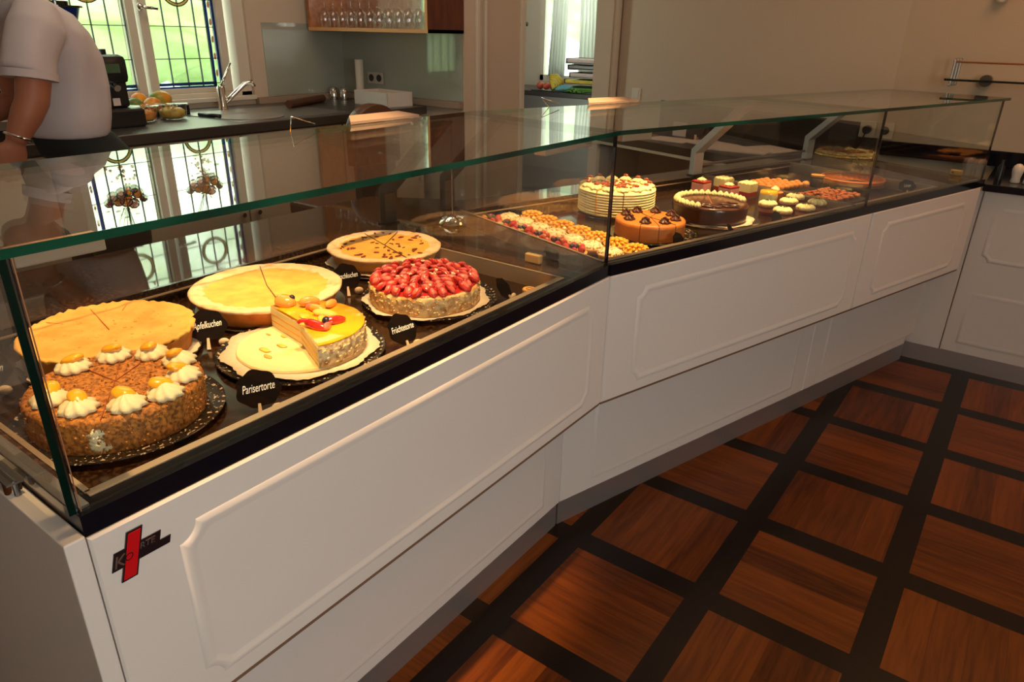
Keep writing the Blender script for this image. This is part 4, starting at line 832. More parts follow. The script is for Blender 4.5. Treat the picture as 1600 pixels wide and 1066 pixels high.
fruit('berry', 'strawberry_wedge', 0.050, -4, 0.019, (1.4, 0.5, 0.45), 0.2); fruit('berry', 'strawberry_wedge', 0.068, 32, 0.016, (1.3, 0.55, 0.5), 1.4); fruit('berry', 'strawberry_wedge', 0.028, -8, 0.016, (1.2, 0.5, 0.45), 0.8)
fruit('berrycut', 'strawberry_wedge', 0.066, 8, 0.013, (1.3, 0.5, 0.5), 2.2); fruit('kiwi', 'kiwi_slice', 0.045, 150, 0.014, (1, 1, 0.3), 0.8, -0.003); fruit('custard', 'pear_slice', 0.050, 75, 0.018, (1.3, 0.6, 0.3), 0.6); fruit('custard', 'pear_slice', 0.035, -2, 0.014, (1.6, 0.4, 0.4), 1.0, 0.004)
fruit('peachfruit', 'peach_slice', 0.088, 100, 0.016, (1.3, 0.5, 0.5), 2.0); fruit('berrycut', 'strawberry_wedge', 0.062, 118, 0.012, (1.3, 0.6, 0.5), 0.6); fruit('kiwi', 'kiwi_slice', 0.028, 120, 0.013, (1.2, 0.8, 0.3), 2.0, 0.002); fruit('custard', 'pear_slice', 0.040, 40, 0.015, (1.4, 0.5, 0.35), 2.4)
for k, (dx, dy, sz) in enumerate([(-0.03, -0.06, 0.012), (-0.055, 0.0, 0.007), (0.0, -0.075, 0.009), (-0.085, -0.012, 0.005), (-0.02, -0.03, 0.010)]):
    bm = bm_new(); add_blob(bm, (dx, dy, 0.0072), sz, 2, (1.2, 0.6, 0.2), 0.5, 2, seed=k); part('cake_crumb', bm, 'custard', cb, smooth=True)

# ---- chalk cards
def chalk_card(txt, x, y, z, h, rz, lab, size=0.018, wide=1.0, lean=0.62, tdx=0.0):
    t = thing('name_card', lab, 'card', (x, y, z), group='black name cards', rot=(0, 0, rz))
    R = Matrix.Rotation(-lean, 3, 'X')
    f = lambda u, v, w: tuple(R @ Vector((u, w, v)))
    n = 60; pts = []
    for k in range(n):
        a = 2 * PI * k / n; rr = 1 + 0.045 * math.cos(7 * a) + 0.03 * math.cos(3 * a + 1); pts.append((0.5 * h * wide * rr * math.cos(a), 0.016 + 0.5 * h + 0.5 * h * rr * math.sin(a)))
    bm = bm_new(); add_prism(bm, pts, -0.0012, 0.0012, f); part('board', bm, 'card', t)
    bm = bm_new(); add_prism(bm, [(-0.0035, 0.0), (0.0035, 0.0), (0.002, 0.022), (-0.002, 0.022)], -0.0045, -0.0013, f); part('clip_foot', bm, 'foot', t)
    bm = bm_new(); add_blob(bm, (0.024 * wide, 0.010, 0.009), 0.0105, 2, (1.0, 0.5, 0.8)); part('round_base', bm, 'foot', t, smooth=True, label='pale round base')
    if txt:
        mw = R.to_4x4() @ Matrix.Translation((tdx, -0.0018, 0.016 + 0.52 * h)) @ Matrix(((1, 0, 0, 0), (0, 0, -1, 0), (0, 1, 0, 0), (0, 0, 0, 1))) @ Matrix.Rotation(0.10, 4, 'Z') @ Matrix.Diagonal((0.61, 1.15, 1, 1))
        text_part('chalk_writing', txt, 'chalk', t, mw, size, 0.35, 0.0003)
    return t
chalk_card('Apfelkuchen', -0.368, -0.480, ZW, 0.062, 0.95, 'black name card reading Apfelkuchen, beside the crumb cake', 0.0165, 1.12)
chalk_card('Kirschkuchen', -0.388, -0.118, ZW, 0.062, 0.95, 'black name card reading Kirschkuchen, left of the red berry cake', 0.0150, 1.0)
chalk_card('Parisertorte', -0.078, -0.575, ZW, 0.060, 0.95, 'black name card reading Parisertorte, right of the brittle cake', 0.0165, 1.12)
chalk_card('Früchtetorte', -0.070, -0.252, ZW, 0.060, 1.25, 'black name card reading Früchtetorte, in front of the red berry cake', 0.0150, 0.95)
chalk_card('', -0.070, 0.080, ZW, 0.050, 1.75, 'small black name card seen nearly edge on, beside the round disc', 0.010, 0.9)
chalk_card('kuchen', -0.475, -0.812, ZW, 0.062, 0.85, 'black name card cut off at the left edge, its word ending in en', 0.0165, 1.25, tdx=0.012)
t = thing('round_disc', 'small round pale disc lying in the well corner beside the small card', 'disc', (-0.085, 0.165, ZW))
bm = bm_new(); add_lathe(bm, [(0, 0), (0.016, 0.0), (0.0165, 0.008), (0.015, 0.010), (0.013, 0.009), (0, 0.009)], 32); part('disc_body', bm, 'shell', t, smooth='auto')
bm = bm_new(); add_tube(bm, [(0.007 * math.cos(k * PI / 8), 0.007 * math.sin(k * PI / 8), 0.0095) for k in range(17)], 0.0008, 6); part('ring_mark', bm, 'sponge', t)

# ------------------------------------------------------------------ tartlets and cakes after the bend
def tart_shell(t, r=0.037, h=0.018, m='shell'):
    bm = bm_new(); add_lathe(bm, [(0, 0), (r * 0.82, 0), (r, h), (r * 0.93, h * 1.05), (r * 0.88, h * 0.85), (0, h * 0.8)], 44, fn=lambda rr, z, a: (rr * (1 + 0.02 * math.sin(22 * a) * (rr > r * 0.8)), z)); part('tart_shell', bm, m, t, smooth=True)
ZB = ZW + 0.0005
def fruit_tart():
    t = thing('fruit_tartlet', '', 'tartlet', (0, 0, 0)); tart_shell(t); rnd = random.Random(2)
    for k in range(6):
        a = 2 * PI * k / 6; bm = bm_new(); add_blob(bm, (0.024 * math.cos(a), 0.024 * math.sin(a), 0.026), 0.0115, 2, (0.85, 0.85, 1.15), rot=Matrix.Rotation(0.5, 3, (-math.sin(a), math.cos(a), 0))); part('strawberry', bm, 'berry', t, smooth=True)
    for k in range(4):
        a = 2 * PI * k / 4 + 0.4; bm = bm_new(); add_blob(bm, (0.008 * math.cos(a), 0.008 * math.sin(a), 0.034), 0.0062, 2); part('blueberry', bm, 'blue', t, smooth=True)
    bm = bm_new(); add_blob(bm, (-0.016, 0.014, 0.032), 0.008, 2, (1, 1, 0.6)); part('kiwi_piece', bm, 'kiwi', t, smooth=True); return t
def nut_tart():
    t = thing('almond_tartlet', '', 'tartlet', (0, 0, 0)); tart_shell(t); rnd = random.Random(6)
    bm = bm_new(); add_lathe(bm, [(0.0335, 0.017), (0.030, 0.024), (0.020, 0.030), (0, 0.032)], 30)
    for k in range(90):
        a = rnd.uniform(0, 2 * PI); rr = 0.034 * math.sqrt(rnd.random()); add_blob(bm, (rr * math.cos(a), rr * math.sin(a), 0.0315 - rr * rr * 9), rnd.uniform(0.002, 0.0045), 1, (1.3, 0.8, 0.4), rot=Euler((rnd.random(), rnd.random(), 6 * rnd.random())).to_matrix())
    part('almond_topping', bm, 'nutmix', t, smooth=True); return t
def orange_tart():
    t = thing('mandarin_tartlet', '', 'tartlet', (0, 0, 0)); tart_shell(t)
    bm = bm_new(); add_lathe(bm, [(0.034, 0.017), (0.030, 0.023), (0.0, 0.026)], 30)
    for ring, (rr, n, z) in enumerate(((0.026, 11, 0.026), (0.013, 6, 0.031), (0.0, 1, 0.033))):
        for k in range(n):
            a = 2 * PI * k / n + ring; add_blob(bm, (rr * math.cos(a), rr * math.sin(a), z), 0.0088, 2, (1.0, 0.6, 0.55), rot=Matrix.Rotation(a, 3, 'Z'))
    part('mandarin_topping', bm, 'mandarin', t, smooth=True); return t
def row(proto, spots, labels, grp):
    for i, (s, o, z) in enumerate(spots):
        loc = tuple(BW(s, o, z)); a = 0.8 * i
        if i == 0: proto.location = loc; proto.rotation_euler = (0, 0, ANGB); proto['label'] = labels[0]; proto['group'] = grp
        else: dup(proto, loc, ANGB + a, labels[i], grp)
ORD = ['rearmost', 'second from the rear', 'third from the rear', 'fourth from the rear', 'fifth from the rear', 'sixth from the rear', 'seventh from the rear']
def labs(fmt, n, lastword='frontmost'): return [fmt % (ORD[i] if i < n - 1 else lastword) for i in range(n)]
row(fruit_tart(), [(0.045, 0.56 - 0.077 * k, ZB) for k in range(6)], labs('red strawberry and blueberry tartlet, %s of its row by the partition glass', 6), 'fruit tartlets after the bend')
row(nut_tart(), [(0.122, 0.575 - 0.077 * k, ZB) for k in range(7)], labs('cream and almond topped tartlet, %s of the middle row', 7), 'almond tartlets after the bend')
row(orange_tart(), [(0.200, 0.555 - 0.077 * k, ZB) for k in range(7)], labs('orange mandarin tartlet, %s of the row nearest the cream cake', 7), 'mandarin tartlets after the bend')
GB = 'round cakes after the bend'
# cream cake
t = thing('cream_cake', 'tall pale cream cake with ridged side and glazed red nuts on top', 'cake', (-0.318, 1.010, ZW + 0.012), group=GB)
cake_plate('clear glass plate under the tall cream cake', -0.318, 1.010, 0.150, 'glassplate', 0.010, 'cake plates after the bend')
H = 0.082; prof = [(0, 0), (0.124, 0)]
for k in range(9): z = 0.003 + k * 0.0086; prof += [(0.127, z), (0.1295, z + 0.003), (0.127, z + 0.0065), (0.1245, z + 0.0078)]
prof += [(0.122, H - 0.001), (0.1, H), (0.0, H)]
bm = bm_new(); add_lathe(bm, prof, 90, fn=lambda r, z, a: (r + 0.0006 * nz(8 * math.cos(a), 8 * math.sin(a), z * 100), z)); part('cake_body', bm, 'ycream', t, smooth='auto')
for k in range(14):
    a = 2 * PI * k / 14; bm = bm_new(); rosette(bm, (0.105 * math.cos(a), 0.105 * math.sin(a), H), 0.020, 0.015, 7, 1.6, rot=k); r1 = part('cream_swirl', bm, 'ycream', t, smooth=True)
    bm = bm_new(); add_blob(bm, (0.105 * math.cos(a), 0.105 * math.sin(a), H + 0.017), 0.008, 2, (1.2, 0.8, 0.6), 0.2, 2, seed=k); part('glazed_nut', bm, 'nutred', r1, smooth=True)
bm = bm_new(); rnd = random.Random(9)
for k in range(90): a = rnd.uniform(0, 6.28); rr = 0.07 * math.sqrt(rnd.random()); add_blob(bm, (rr * math.cos(a), rr * math.sin(a), H + 0.003 + rnd.uniform(0, 0.004)), rnd.uniform(0.003, 0.006), 1, (1.2, 0.8, 0.6), 0.3, 2)
part('nut_topping', bm, 'nutred', t, smooth=True)['kind'] = 'stuff'
for aa in (-92, -52):
    a = math.radians(aa); d = Vector((math.cos(a), math.sin(a))); n = Vector((-d.y, d.x)) * 0.0012; bm = bm_new(); add_prism(bm, [tuple(d * 0.05 - n), tuple(d * 0.1303 - n), tuple(d * 0.1303 + n), tuple(d * 0.05 + n)], 0.004, H + 0.001); part('slice_cut', bm, 'custard' if aa == -92 else 'sponge', t)
# caramel cake
t = thing('caramel_cake', 'round orange brown caramel cake with dark chocolate swirls on top', 'cake', (-0.092, 0.806, ZW + 0.006), group=GB)
cake_plate('black speckled plate under the caramel cake', -0.085, 0.815, 0.135, 'plate', 0.009, 'cake plates after the bend')
H = 0.052; bm = bm_new(); disc_cake(bm, 0.104, H, 0.0008, 60, 90, edge=0.007, seed=5); part('cake_body', bm, 'caramel', t, smooth=True)
for k in range(8):
    a = 2 * PI * k / 8 + 0.25; p = (0.074 * math.cos(a), 0.074 * math.sin(a), H)
    bm = bm_new(); rosette(bm, p, 0.0165, 0.014, 6, 1.5, rot=k); r1 = part('chocolate_swirl', bm, 'choccream', t, smooth=True)
    bm = bm_new(); add_tube(bm, [(p[0] - 0.012, p[1] + 0.003, H + 0.010), (p[0], p[1], H + 0.0175), (p[0] + 0.013, p[1] - 0.004, H + 0.012)], 0.0034, 6); add_tube(bm, [(p[0] - 0.008, p[1] - 0.009, H + 0.010), (p[0], p[1] + 0.004, H + 0.0165), (p[0] + 0.007, p[1] + 0.010, H + 0.011)], 0.0026, 6); part('chocolate_curl', bm, 'choc', r1, smooth=True)
bm = bm_new(); cuts(bm, 0.1035, H + 0.001, [math.radians(x) for x in (-80, -50, -20, 100, 145)], 0.0012)
for aa in (-80, -50, -20): d = Vector((math.cos(math.radians(aa)), math.sin(math.radians(aa)))); n = Vector((-d.y, d.x)) * 0.0007; add_prism(bm, [tuple(d * 0.1 - n), tuple(d * 0.1047 - n), tuple(d * 0.1047 + n), tuple(d * 0.1 + n)], 0.004, H - 0.003)
part('slice_cut', bm, 'choccream', t)
# chocolate cake
t = thing('chocolate_cake', 'glossy dark chocolate cake with pale cream peaks along its rear edge', 'cake', (-0.030, 1.118, ZW + 0.0115), group=GB)
cake_plate('clear glass plate under the chocolate cake', -0.025, 1.130, 0.155, 'glassplate', 0.009, 'cake plates after the bend')
doily('white paper doily sticking out right of the chocolate cake', -0.020, 1.128, 0.132, ZW + 0.0082, 12)
H = 0.053; bm = bm_new(); disc_cake(bm, 0.120, H, 0.0006, 40, 90, edge=0.005, seed=7); part('cake_body', bm, 'choctop', t, smooth=True)
for k in range(22):
    a = math.radians(40 + k * 230 / 21.0)
    bm = bm_new(); rosette(bm, (0.108 * math.cos(a), 0.108 * math.sin(a), H), 0.011, 0.017, 6, 1.4, rot=k); part('cream_peak', bm, 'ycream', t, smooth=True)
rnd = random.Random(14)
for k in range(13):
    a = rnd.uniform(-1.9, 0.4); rr = rnd.uniform(0.05, 0.105); bm = bm_new(); add_blob(bm, (rr * math.cos(a), rr * math.sin(a), H + 0.003), 0.013, 2, (1.5, 0.5, 0.22), 0.2, 2, rot=Matrix.Rotation(0.3, 3, 'Z'), seed=k); part('chocolate_leaf', bm, 'choc', t, smooth=True)
bm = bm_new(); cuts(bm, 0.119, H + 0.001, [math.radians(-62), math.radians(118)], 0.0014); part('slice_cut', bm, 'caramel', t)
# layered desserts
def dessert_cube(kind):
    t = thing('layered_dessert', '', 'dessert', (0, 0, 0)); w = 0.027
    bm = bm_new(); add_box(bm, (-w, -w, 0), (w, w, 0.010)); part('sponge_layer', bm, 'sponge' if kind else 'shell', t, bev=0.001)
    if kind == 0:
        bm = bm_new(); add_box(bm, (-w, -w, 0.010), (w, w, 0.044)); part('mousse', bm, 'pink', t, bev=0.0015)
        bm = bm_new(); add_box(bm, (-w, -w, 0.044), (w, w, 0.052)); part('glaze', bm, 'redlayer', t, bev=0.0015)
        bm = bm_new(); rosette(bm, (0, 0, 0.052), 0.017, 0.013, 6, 1.5); r1 = part('cream_dollop', bm, 'ycream', t, smooth=True)
        bm = bm_new(); add_blob(bm, (0.003, 0, 0.0655), 0.005, 2, (1, 1, 0.6)); part('pistachio', bm, 'leaf', r1, smooth=True)
    else:
        bm = bm_new(); add_box(bm, (-w, -w, 0.010), (w, w, 0.026)); part('fruit_layer', bm, 'redlayer', t, bev=0.0015)
        bm = bm_new(); add_box(bm, (-w, -w, 0.026), (w, w, 0.056))
        for i in range(3):
            for j in range(3): add_blob(bm, (-0.018 + 0.018 * i, -0.018 + 0.018 * j, 0.056), 0.010, 2, (1, 1, 0.7))
        part('pale_mousse', bm, 'palemousse', t, smooth='auto')
    return t
GD = 'layered desserts in the rear'
d0 = dessert_cube(0); d0.location = BW(1.02, 0.545, ZB); d0.rotation_euler = (0, 0, ANGB + 0.1); d0['label'] = 'pink layered dessert with a dark top, leftmost of the four square desserts'; d0['group'] = GD
dup(d0, tuple(BW(1.03, 0.425, ZB)), ANGB, 'pink layered dessert with green pistachio, in front of the other square desserts', GD)
d1 = dessert_cube(1); d1.location = BW(1.115, 0.515, ZB); d1.rotation_euler = (0, 0, ANGB); d1['label'] = 'pale mousse square dessert on red base, rearmost between the pink ones'; d1['group'] = GD
dup(d1, tuple(BW(1.115, 0.405, ZB)), ANGB + 0.08, 'pale mousse square dessert on red base, rightmost of the four square desserts', GD)
# yellow topped slice and cupcakes
t = thing('yellow_mousse_dessert', 'tall dessert with bright yellow glazed top, behind the round cream cupcakes', 'dessert', tuple(BW(1.045, 0.265, ZB)), ANGB)
bm = bm_new(); add_lathe(bm, [(0, 0), (0.030, 0), (0.031, 0.002), (0.031, 0.050), (0, 0.050)], 40); part('mousse', bm, 'palemousse', t, smooth='auto')
bm = bm_new(); add_lathe(bm, [(0.031, 0.050), (0.0305, 0.058), (0.027, 0.062), (0, 0.063)], 40); part('yellow_glaze', bm, 'yellow', t, smooth=True)
t = thing('red_cream_dessert', 'small orange red dessert with one cream dollop, behind the yellow dessert', 'dessert', tuple(BW(1.135, 0.300, ZB)), ANGB)
bm = bm_new(); add_lathe(bm, [(0, 0), (0.028, 0), (0.030, 0.040), (0, 0.043)], 40); part('mousse', bm, 'caramel', t, smooth='auto')
bm = bm_new(); rosette(bm, (0, 0, 0.042), 0.016, 0.020, 6, 1.5); part('cream_dollop', bm, 'ycream', t, smooth=True)
def cupcake():
    t = thing('cream_cupcake', '', 'cupcake', (0, 0, 0))
    bm = bm_new(); add_lathe(bm, [(0, 0), (0.024, 0), (0.028, 0.012), (0, 0.012)], 36); part('red_base', bm, 'redlayer', t, smooth='auto')
    bm = bm_new(); add_lathe(bm, [(0.028, 0.012), (0.031, 0.023), (0, 0.023)], 36); part('pink_layer', bm, 'pink', t, smooth='auto')
    bm = bm_new(); add_lathe(bm, [(0.031, 0.023), (0.032, 0.031), (0, 0.031)], 36); part('sponge_layer', bm, 'sponge', t, smooth='auto')
    bm = bm_new()
    for k in range(7):
        a = 2 * PI * k / 7; add_blob(bm, (0.021 * math.cos(a), 0.021 * math.sin(a), 0.037), 0.0115, 2, (1, 1, 0.85))
    add_blob(bm, (0, 0, 0.040), 0.014, 2, (1, 1, 0.7)); cr = part('cream_top', bm, 'ycream', t, smooth=True)
    bm = bm_new()
    for k in range(6): add_blob(bm, (0.006 * math.cos(k), 0.006 * math.sin(k * 2.2), 0.0505), 0.0022, 1)
    part('pistachio_crumb', bm, 'leaf', cr, smooth=True); return t
cc = cupcake(); spots = [(0.955, 0.205), (0.915, 0.118), (0.975, 0.095 - 0.02), (1.075, 0.205), (1.130, 0.215), (1.035, 0.115), (1.115, 0.115)]
spots = [(0.950, 0.200), (0.905, 0.112), (1.050, 0.185), (1.135, 0.215), (1.010, 0.095), (1.120, 0.120)]
lb = ['cream cupcake with chopped nuts, left and behind the dark card', 'cream cupcake nearest the glass, just right of the dark card', 'cream cupcake in the middle of the group, with a peach coloured top', 'smooth cream cupcake, rearmost of the group', 'cream cupcake near the glass with orange topping, right of the frontmost', 'smooth cream cupcake with dark dots, rightmost of the group']
for i, (s, o) in enumerate(spots):
    if i == 0: cc.location = BW(s, o, ZB); cc['label'] = lb[0]; cc['group'] = 'round cream cupcakes'
    else: dup(cc, tuple(BW(s, o, ZB)), i * 0.9, lb[i], 'round cream cupcakes', sc=1.0)
t = thing('price_ticket', 'small pale folded ticket standing behind the rightmost cupcake', 'ticket', tuple(BW(1.155, 0.14, ZB)), ANGB)
bm = bm_new(); add_box(bm, (-0.002, -0.022, 0.0), (0.0, 0.022, 0.05)); part('ticket_card', bm, 'shell', t)
chalk_card('', *BW(0.345, 0.060, ZW), 0.040, ANGB - PI / 2 + 1.15, 'dark oval name card in front of the caramel cake', 0.011, 0.8)
chalk_card('', *BW(0.575, 0.042, ZW), 0.040, ANGB - PI / 2 + 1.9, 'dark name card seen edge on, in front of the chocolate cake', 0.011, 0.8)
chalk_card('', *BW(0.815, 0.060, ZW), 0.042, ANGB - PI / 2 + 1.15, 'dark oval card between the chocolate cake and the frontmost cupcake', 0.011, 0.85)
chalk_card('', *BW(0.66, 0.335, ZW), 0.048, ANGB - PI / 2 + 1.3, 'dark patterned card between the cream cake and the chocolate cake', 0.011, 0.8)
chalk_card('Linzer', *BW(1.700, 0.085, ZW + 0.002), 0.050, ANGB - PI / 2 + 0.7, 'dark name card at the far end reading Linzer, beside the lattice tart', 0.017, 1.25)
# trays of small sweets
t = thing('sweets_tray', 'dark tray holding the orange almond balls', 'tray', tuple(BW(1.34, 0.445, ZB)), ANGB, 'dark trays of sweets')
bm = bm_new(); add_box(bm, (-0.135, -0.12, 0.0), (0.135, 0.12, 0.012)); part('tray_body', bm, 'black', t, bev=0.003)
t = dup(t, tuple(BW(1.355, 0.215, ZB)), ANGB, 'dark tray holding the small red brown pralines', 'dark trays of sweets'); t.scale = (0.95, 0.82, 0.8)
bm = bm_new(); add_blob(bm, (0, 0, 0.0105), 0.0135, 3, (1, 1, 0.82), 0.06, 3); ball = part('almond_ball', bm, 'ball', smooth=True)
tag(ball, 'small orange almond ball in the dark tray at the rear', 'sweet', 'orange almond balls'); rnd = random.Random(31); first = True
for i in range(8):
    for j in range(5):
        if (i, j) in ((7, 4), (7, 3), (6, 4), (7, 0), (0, 4), (7, 2)): continue
        o = ball if first else ball.copy()
        if not first: COL.objects.link(o)
        first = False; o.location = BW(1.225 + i * 0.031 + rnd.uniform(-0.002, 0.002), 0.375 + j * 0.032 + rnd.uniform(-0.002, 0.002), ZB + 0.0125); o.rotation_euler = (0, 0, rnd.uniform(0, 6)); o.scale = (1.1, 1.1, 1.1)
o = ball.copy(); COL.objects.link(o); o.location = BW(1.452, 0.372, ZB + 0.0125); o['label'] = 'single orange almond ball lying apart at the right of the others'
bm = bm_new(); add_blob(bm, (0, 0, 0.008), 0.0095, 2, (1.1, 0.9, 0.8), 0.35, 2.5); pr0 = part('praline', bm, 'praline', smooth=True)
tag(pr0, 'tiny red brown praline in the dark tray in front of the orange balls', 'sweet', 'red brown pralines'); first = True
for i in range(11):
    for j in range(7):
        if rnd.random() < 0.12: continue
        o = pr0 if first else pr0.copy()
        if not first: COL.objects.link(o)
        first = False; o.location = BW(1.245 + i * 0.0215 + rnd.uniform(-0.004, 0.004), 0.150 + j * 0.0215 + rnd.uniform(-0.004, 0.004), ZB + 0.0100); o.rotation_euler = (0, 0, rnd.uniform(0, 6)); s = rnd.uniform(0.85, 1.15); o.scale = (s, s, s)
bm = bm_new(); add_tube(bm, [(-0.017, 0, 0.007), (0.0, 0, 0.0078), (0.017, 0, 0.007)], [0.005, 0.0075, 0.005], 8); sk = part('pale_biscuit', bm, 'stick', smooth=True)
for i in range(7):
    o = sk if i == 0 else sk.copy()
    if i: COL.objects.link(o)
    o.location = BW(1.215 + i * 0.024, 0.052, ZB); o.rotation_euler = (0, 0, ANGB + 1.9)
    tag(o, 'pale yellow finger biscuit, %s in the row by the front glass' % (['leftmost', 'second', 'third', 'middle', 'fifth', 'sixth', 'rightmost'][i]), 'biscuit', 'pale finger biscuits')
# small lidded jar
t = thing('lidded_jar', 'small clear jar with pale lid behind the praline tray', 'jar', tuple(BW(1.53, 0.372, ZB)))
bm = bm_new(); add_lathe(bm, [(0, 0), (0.022, 0), (0.024, 0.004), (0.024, 0.042), (0.020, 0.046)], 32); part('jar_body', bm, 'steel_dark', t, smooth='auto')
bm = bm_new(); add_lathe(bm, [(0, 0.046), (0.026, 0.046), (0.0265, 0.053), (0.0, 0.055)], 32); part('lid', bm, 'shell', t, smooth='auto')
# lattice tart on its glass stand
pL = BW(1.70, 0.315, ZB)
t = thing('cake_stand', 'clear low glass stand under the orange lattice tart', 'cake stand', tuple(pL))
bm = bm_new(); add_lathe(bm, [(0, 0), (0.10, 0), (0.12, 0.010), (0.150, 0.018), (0.151, 0.021), (0.12, 0.019), (0, 0.019)], 64); part('glass_dish', bm, 'glassplate', t, smooth='auto')
t = thing('lattice_tart', 'flat red orange tart with a pastry lattice at the far end of the case', 'tart', (pL.x, pL.y, pL.z + 0.020))
R_ = 0.125; bm = bm_new(); add_lathe(bm, [(0, 0), (R_ * 0.94, 0), (R_, 0.014), (R_ * 0.97, 0.019), (R_ * 0.9, 0.015), (0, 0.0145)], 60); part('tart_base', bm, 'linzer', t, smooth='auto')
bm = bm_new(); add_lathe(bm, [(0, 0.0155), (R_ * 0.90, 0.0152)], 48); part('jam_filling', bm, 'jam', t)
for k in range(10):
    d = 0.024 * (k % 5 - 2); L = math.sqrt((R_ * 0.93) ** 2 - d * d); ang = 0.9 if k < 5 else -0.35; u = Vector((math.cos(ang), math.sin(ang), 0)); v = Vector((-u.y, u.x, 0)); z = 0.0165 + (0.0012 if k >= 5 else 0)
    bm = bm_new(); hw = v * 0.0042; add_loft(bm, [[tuple(v * d + u * e_ + hw * a_ + Vector((0, 0, z + b_))) for a_, b_ in ((-1, -0.0008), (1, -0.0008), (0.7, 0.001), (-0.7, 0.001))] for e_ in (-L, 0, L)]); part('lattice_strip', bm, 'linzer', t, smooth=True)
# ------------------------------------------------------------------ service area behind the counter
ZK = 0.975
t = thing('service_cabinet', 'long cabinet with dark stone worktop along the stained glass window', 'cabinet', (-2.5, 0.4, 0))
bm = bm_new(); add_box(bm, (-2.86, -1.6, 0.0), (-2.16, 2.02, 0.93)); part('carcass', bm, 'steel_dark', t, world=True)
for k in range(6):
    y0 = -1.6 + k * 0.603; bm = bm_new(); add_box(bm, (-2.158, y0 + 0.004, 0.10), (-2.14, y0 + 0.599, 0.925)); d = part('door', bm, 'wall_shade', t, world=True, bev=0.002)
    yk = y0 + (0.56 if k % 2 else 0.04); bm = bm_new(); add_tube(bm, [(-2.14, yk, 0.57), (-2.118, yk, 0.57)], 0.011, 12); part('knob', bm, 'chrome', d, world=True, smooth='auto')
bm = bm_new(); add_box(bm, (-2.873, -1.62, 0.932), (-2.13, 2.045, ZK)); tag(part('service_worktop', bm, 'steel_dark', bev=0.003), 'long grey worktop in front of the stained glass window, holding sink and fruit', 'worktop')
# sink, tap
t = thing('sink', 'round steel sink set in the grey worktop below the window', 'sink', (-2.36, 1.02, ZK))
bm = bm_new(); add_lathe(bm, [(0.165, 0.0), (0.166, 0.004), (0.155, 0.004), (0.150, 0.0015), (0.10, 0.0012), (0.0, 0.001)], 48); part('basin', bm, 'steel', t, smooth='auto')
bm = bm_new(); add_box(bm, (-0.32, -0.17, 0.0), (0.17, 0.5, 0.0012)); part('drainer_plate', bm, 'steel', t)
t = thing('tap', 'chrome mixer tap with upright lever and raised spout beside the sink', 'tap', (-2.70, 1.105, ZK))
bm = bm_new(); add_lathe(bm, [(0.0, 0), (0.026, 0), (0.024, 0.01), (0.021, 0.02), (0.021, 0.105), (0.017, 0.118), (0, 0.122)], 24); part('body', bm, 'chrome', t, smooth='auto')
bm = bm_new(); add_tube(bm, [(0.0, 0.01, 0.03), (0.02, 0.05, 0.07), (0.045, 0.115, 0.128), (0.06, 0.145, 0.135), (0.065, 0.155, 0.112)], [0.012, 0.012, 0.012, 0.013, 0.012], 12); part('spout', bm, 'chrome', t, smooth=True)
bm = bm_new(); add_tube(bm, [(0, 0.005, 0.115), (0.0, 0.03, 0.16), (0.0, 0.075, 0.228)], [0.009, 0.006, 0.005], 10); part('lever', bm, 'chrome', t, smooth=True)
# grinder
t = thing('coffee_grinder', 'black coffee grinder with small green display and clear hopper, behind the person in white', 'grinder', (-2.44, 0.42, ZK))
bm = bm_new(); add_box(bm, (-0.09, -0.085, 0), (0.10, 0.085, 0.075)); part('base', bm, 'black', t, bev=0.01)
bm = bm_new(); add_box(bm, (-0.08, -0.055, 0.075), (0.045, 0.055, 0.19)); part('column', bm, 'black', t, bev=0.012)
bm = bm_new(); add_box(bm, (-0.085, -0.065, 0.17), (0.06, 0.068, 0.285)); part('head', bm, 'black', t, bev=0.025, smooth='auto')
bm = bm_new(); add_box(bm, (0.0602, -0.042, 0.215), (0.062, 0.028, 0.25)); part('display', bm, 'screen', t, label='small green lit display')
bm = bm_new(); add_tube(bm, [(0.045, 0.0, 0.165), (0.07, 0.0, 0.155)], 0.014, 14); part('spout', bm, 'chrome', t, smooth='auto')
bm = bm_new(); add_box(bm, (0.0455, -0.018, 0.085), (0.047, 0.012, 0.115)); part('rating_plate', bm, 'paperwhite', t)
bm = bm_new(); add_lathe(bm, [(0.0, 0), (0.022, 0), (0.022, 0.022), (0, 0.022)], 20, (-0.02, 0.0, 0.283)); part('top_knob', bm, 'black', t, smooth='auto')
t = thing('bean_hopper', 'dark flat lidded bean hopper of a second grinder, behind the person', 'hopper', (-2.66, 0.37, ZK))
bm = bm_new(); add_box(bm, (-0.07, -0.06, 0), (0.07, 0.06, 0.30)); part('grinder_body', bm, 'black', t, bev=0.02)
bm = bm_new(); add_lathe(bm, [(0.03, 0.30), (0.05, 0.34), (0.085, 0.45), (0.088, 0.46), (0.082, 0.45), (0.03, 0.31)], 32); part('hopper_cone', bm, 'blueglass', t, smooth='auto')
bm = bm_new(); add_lathe(bm, [(0, 0.46), (0.10, 0.46), (0.10, 0.468), (0.05, 0.47), (0.05, 0.485), (0, 0.486)], 32); part('lid', bm, 'blackgloss', t, smooth='auto')
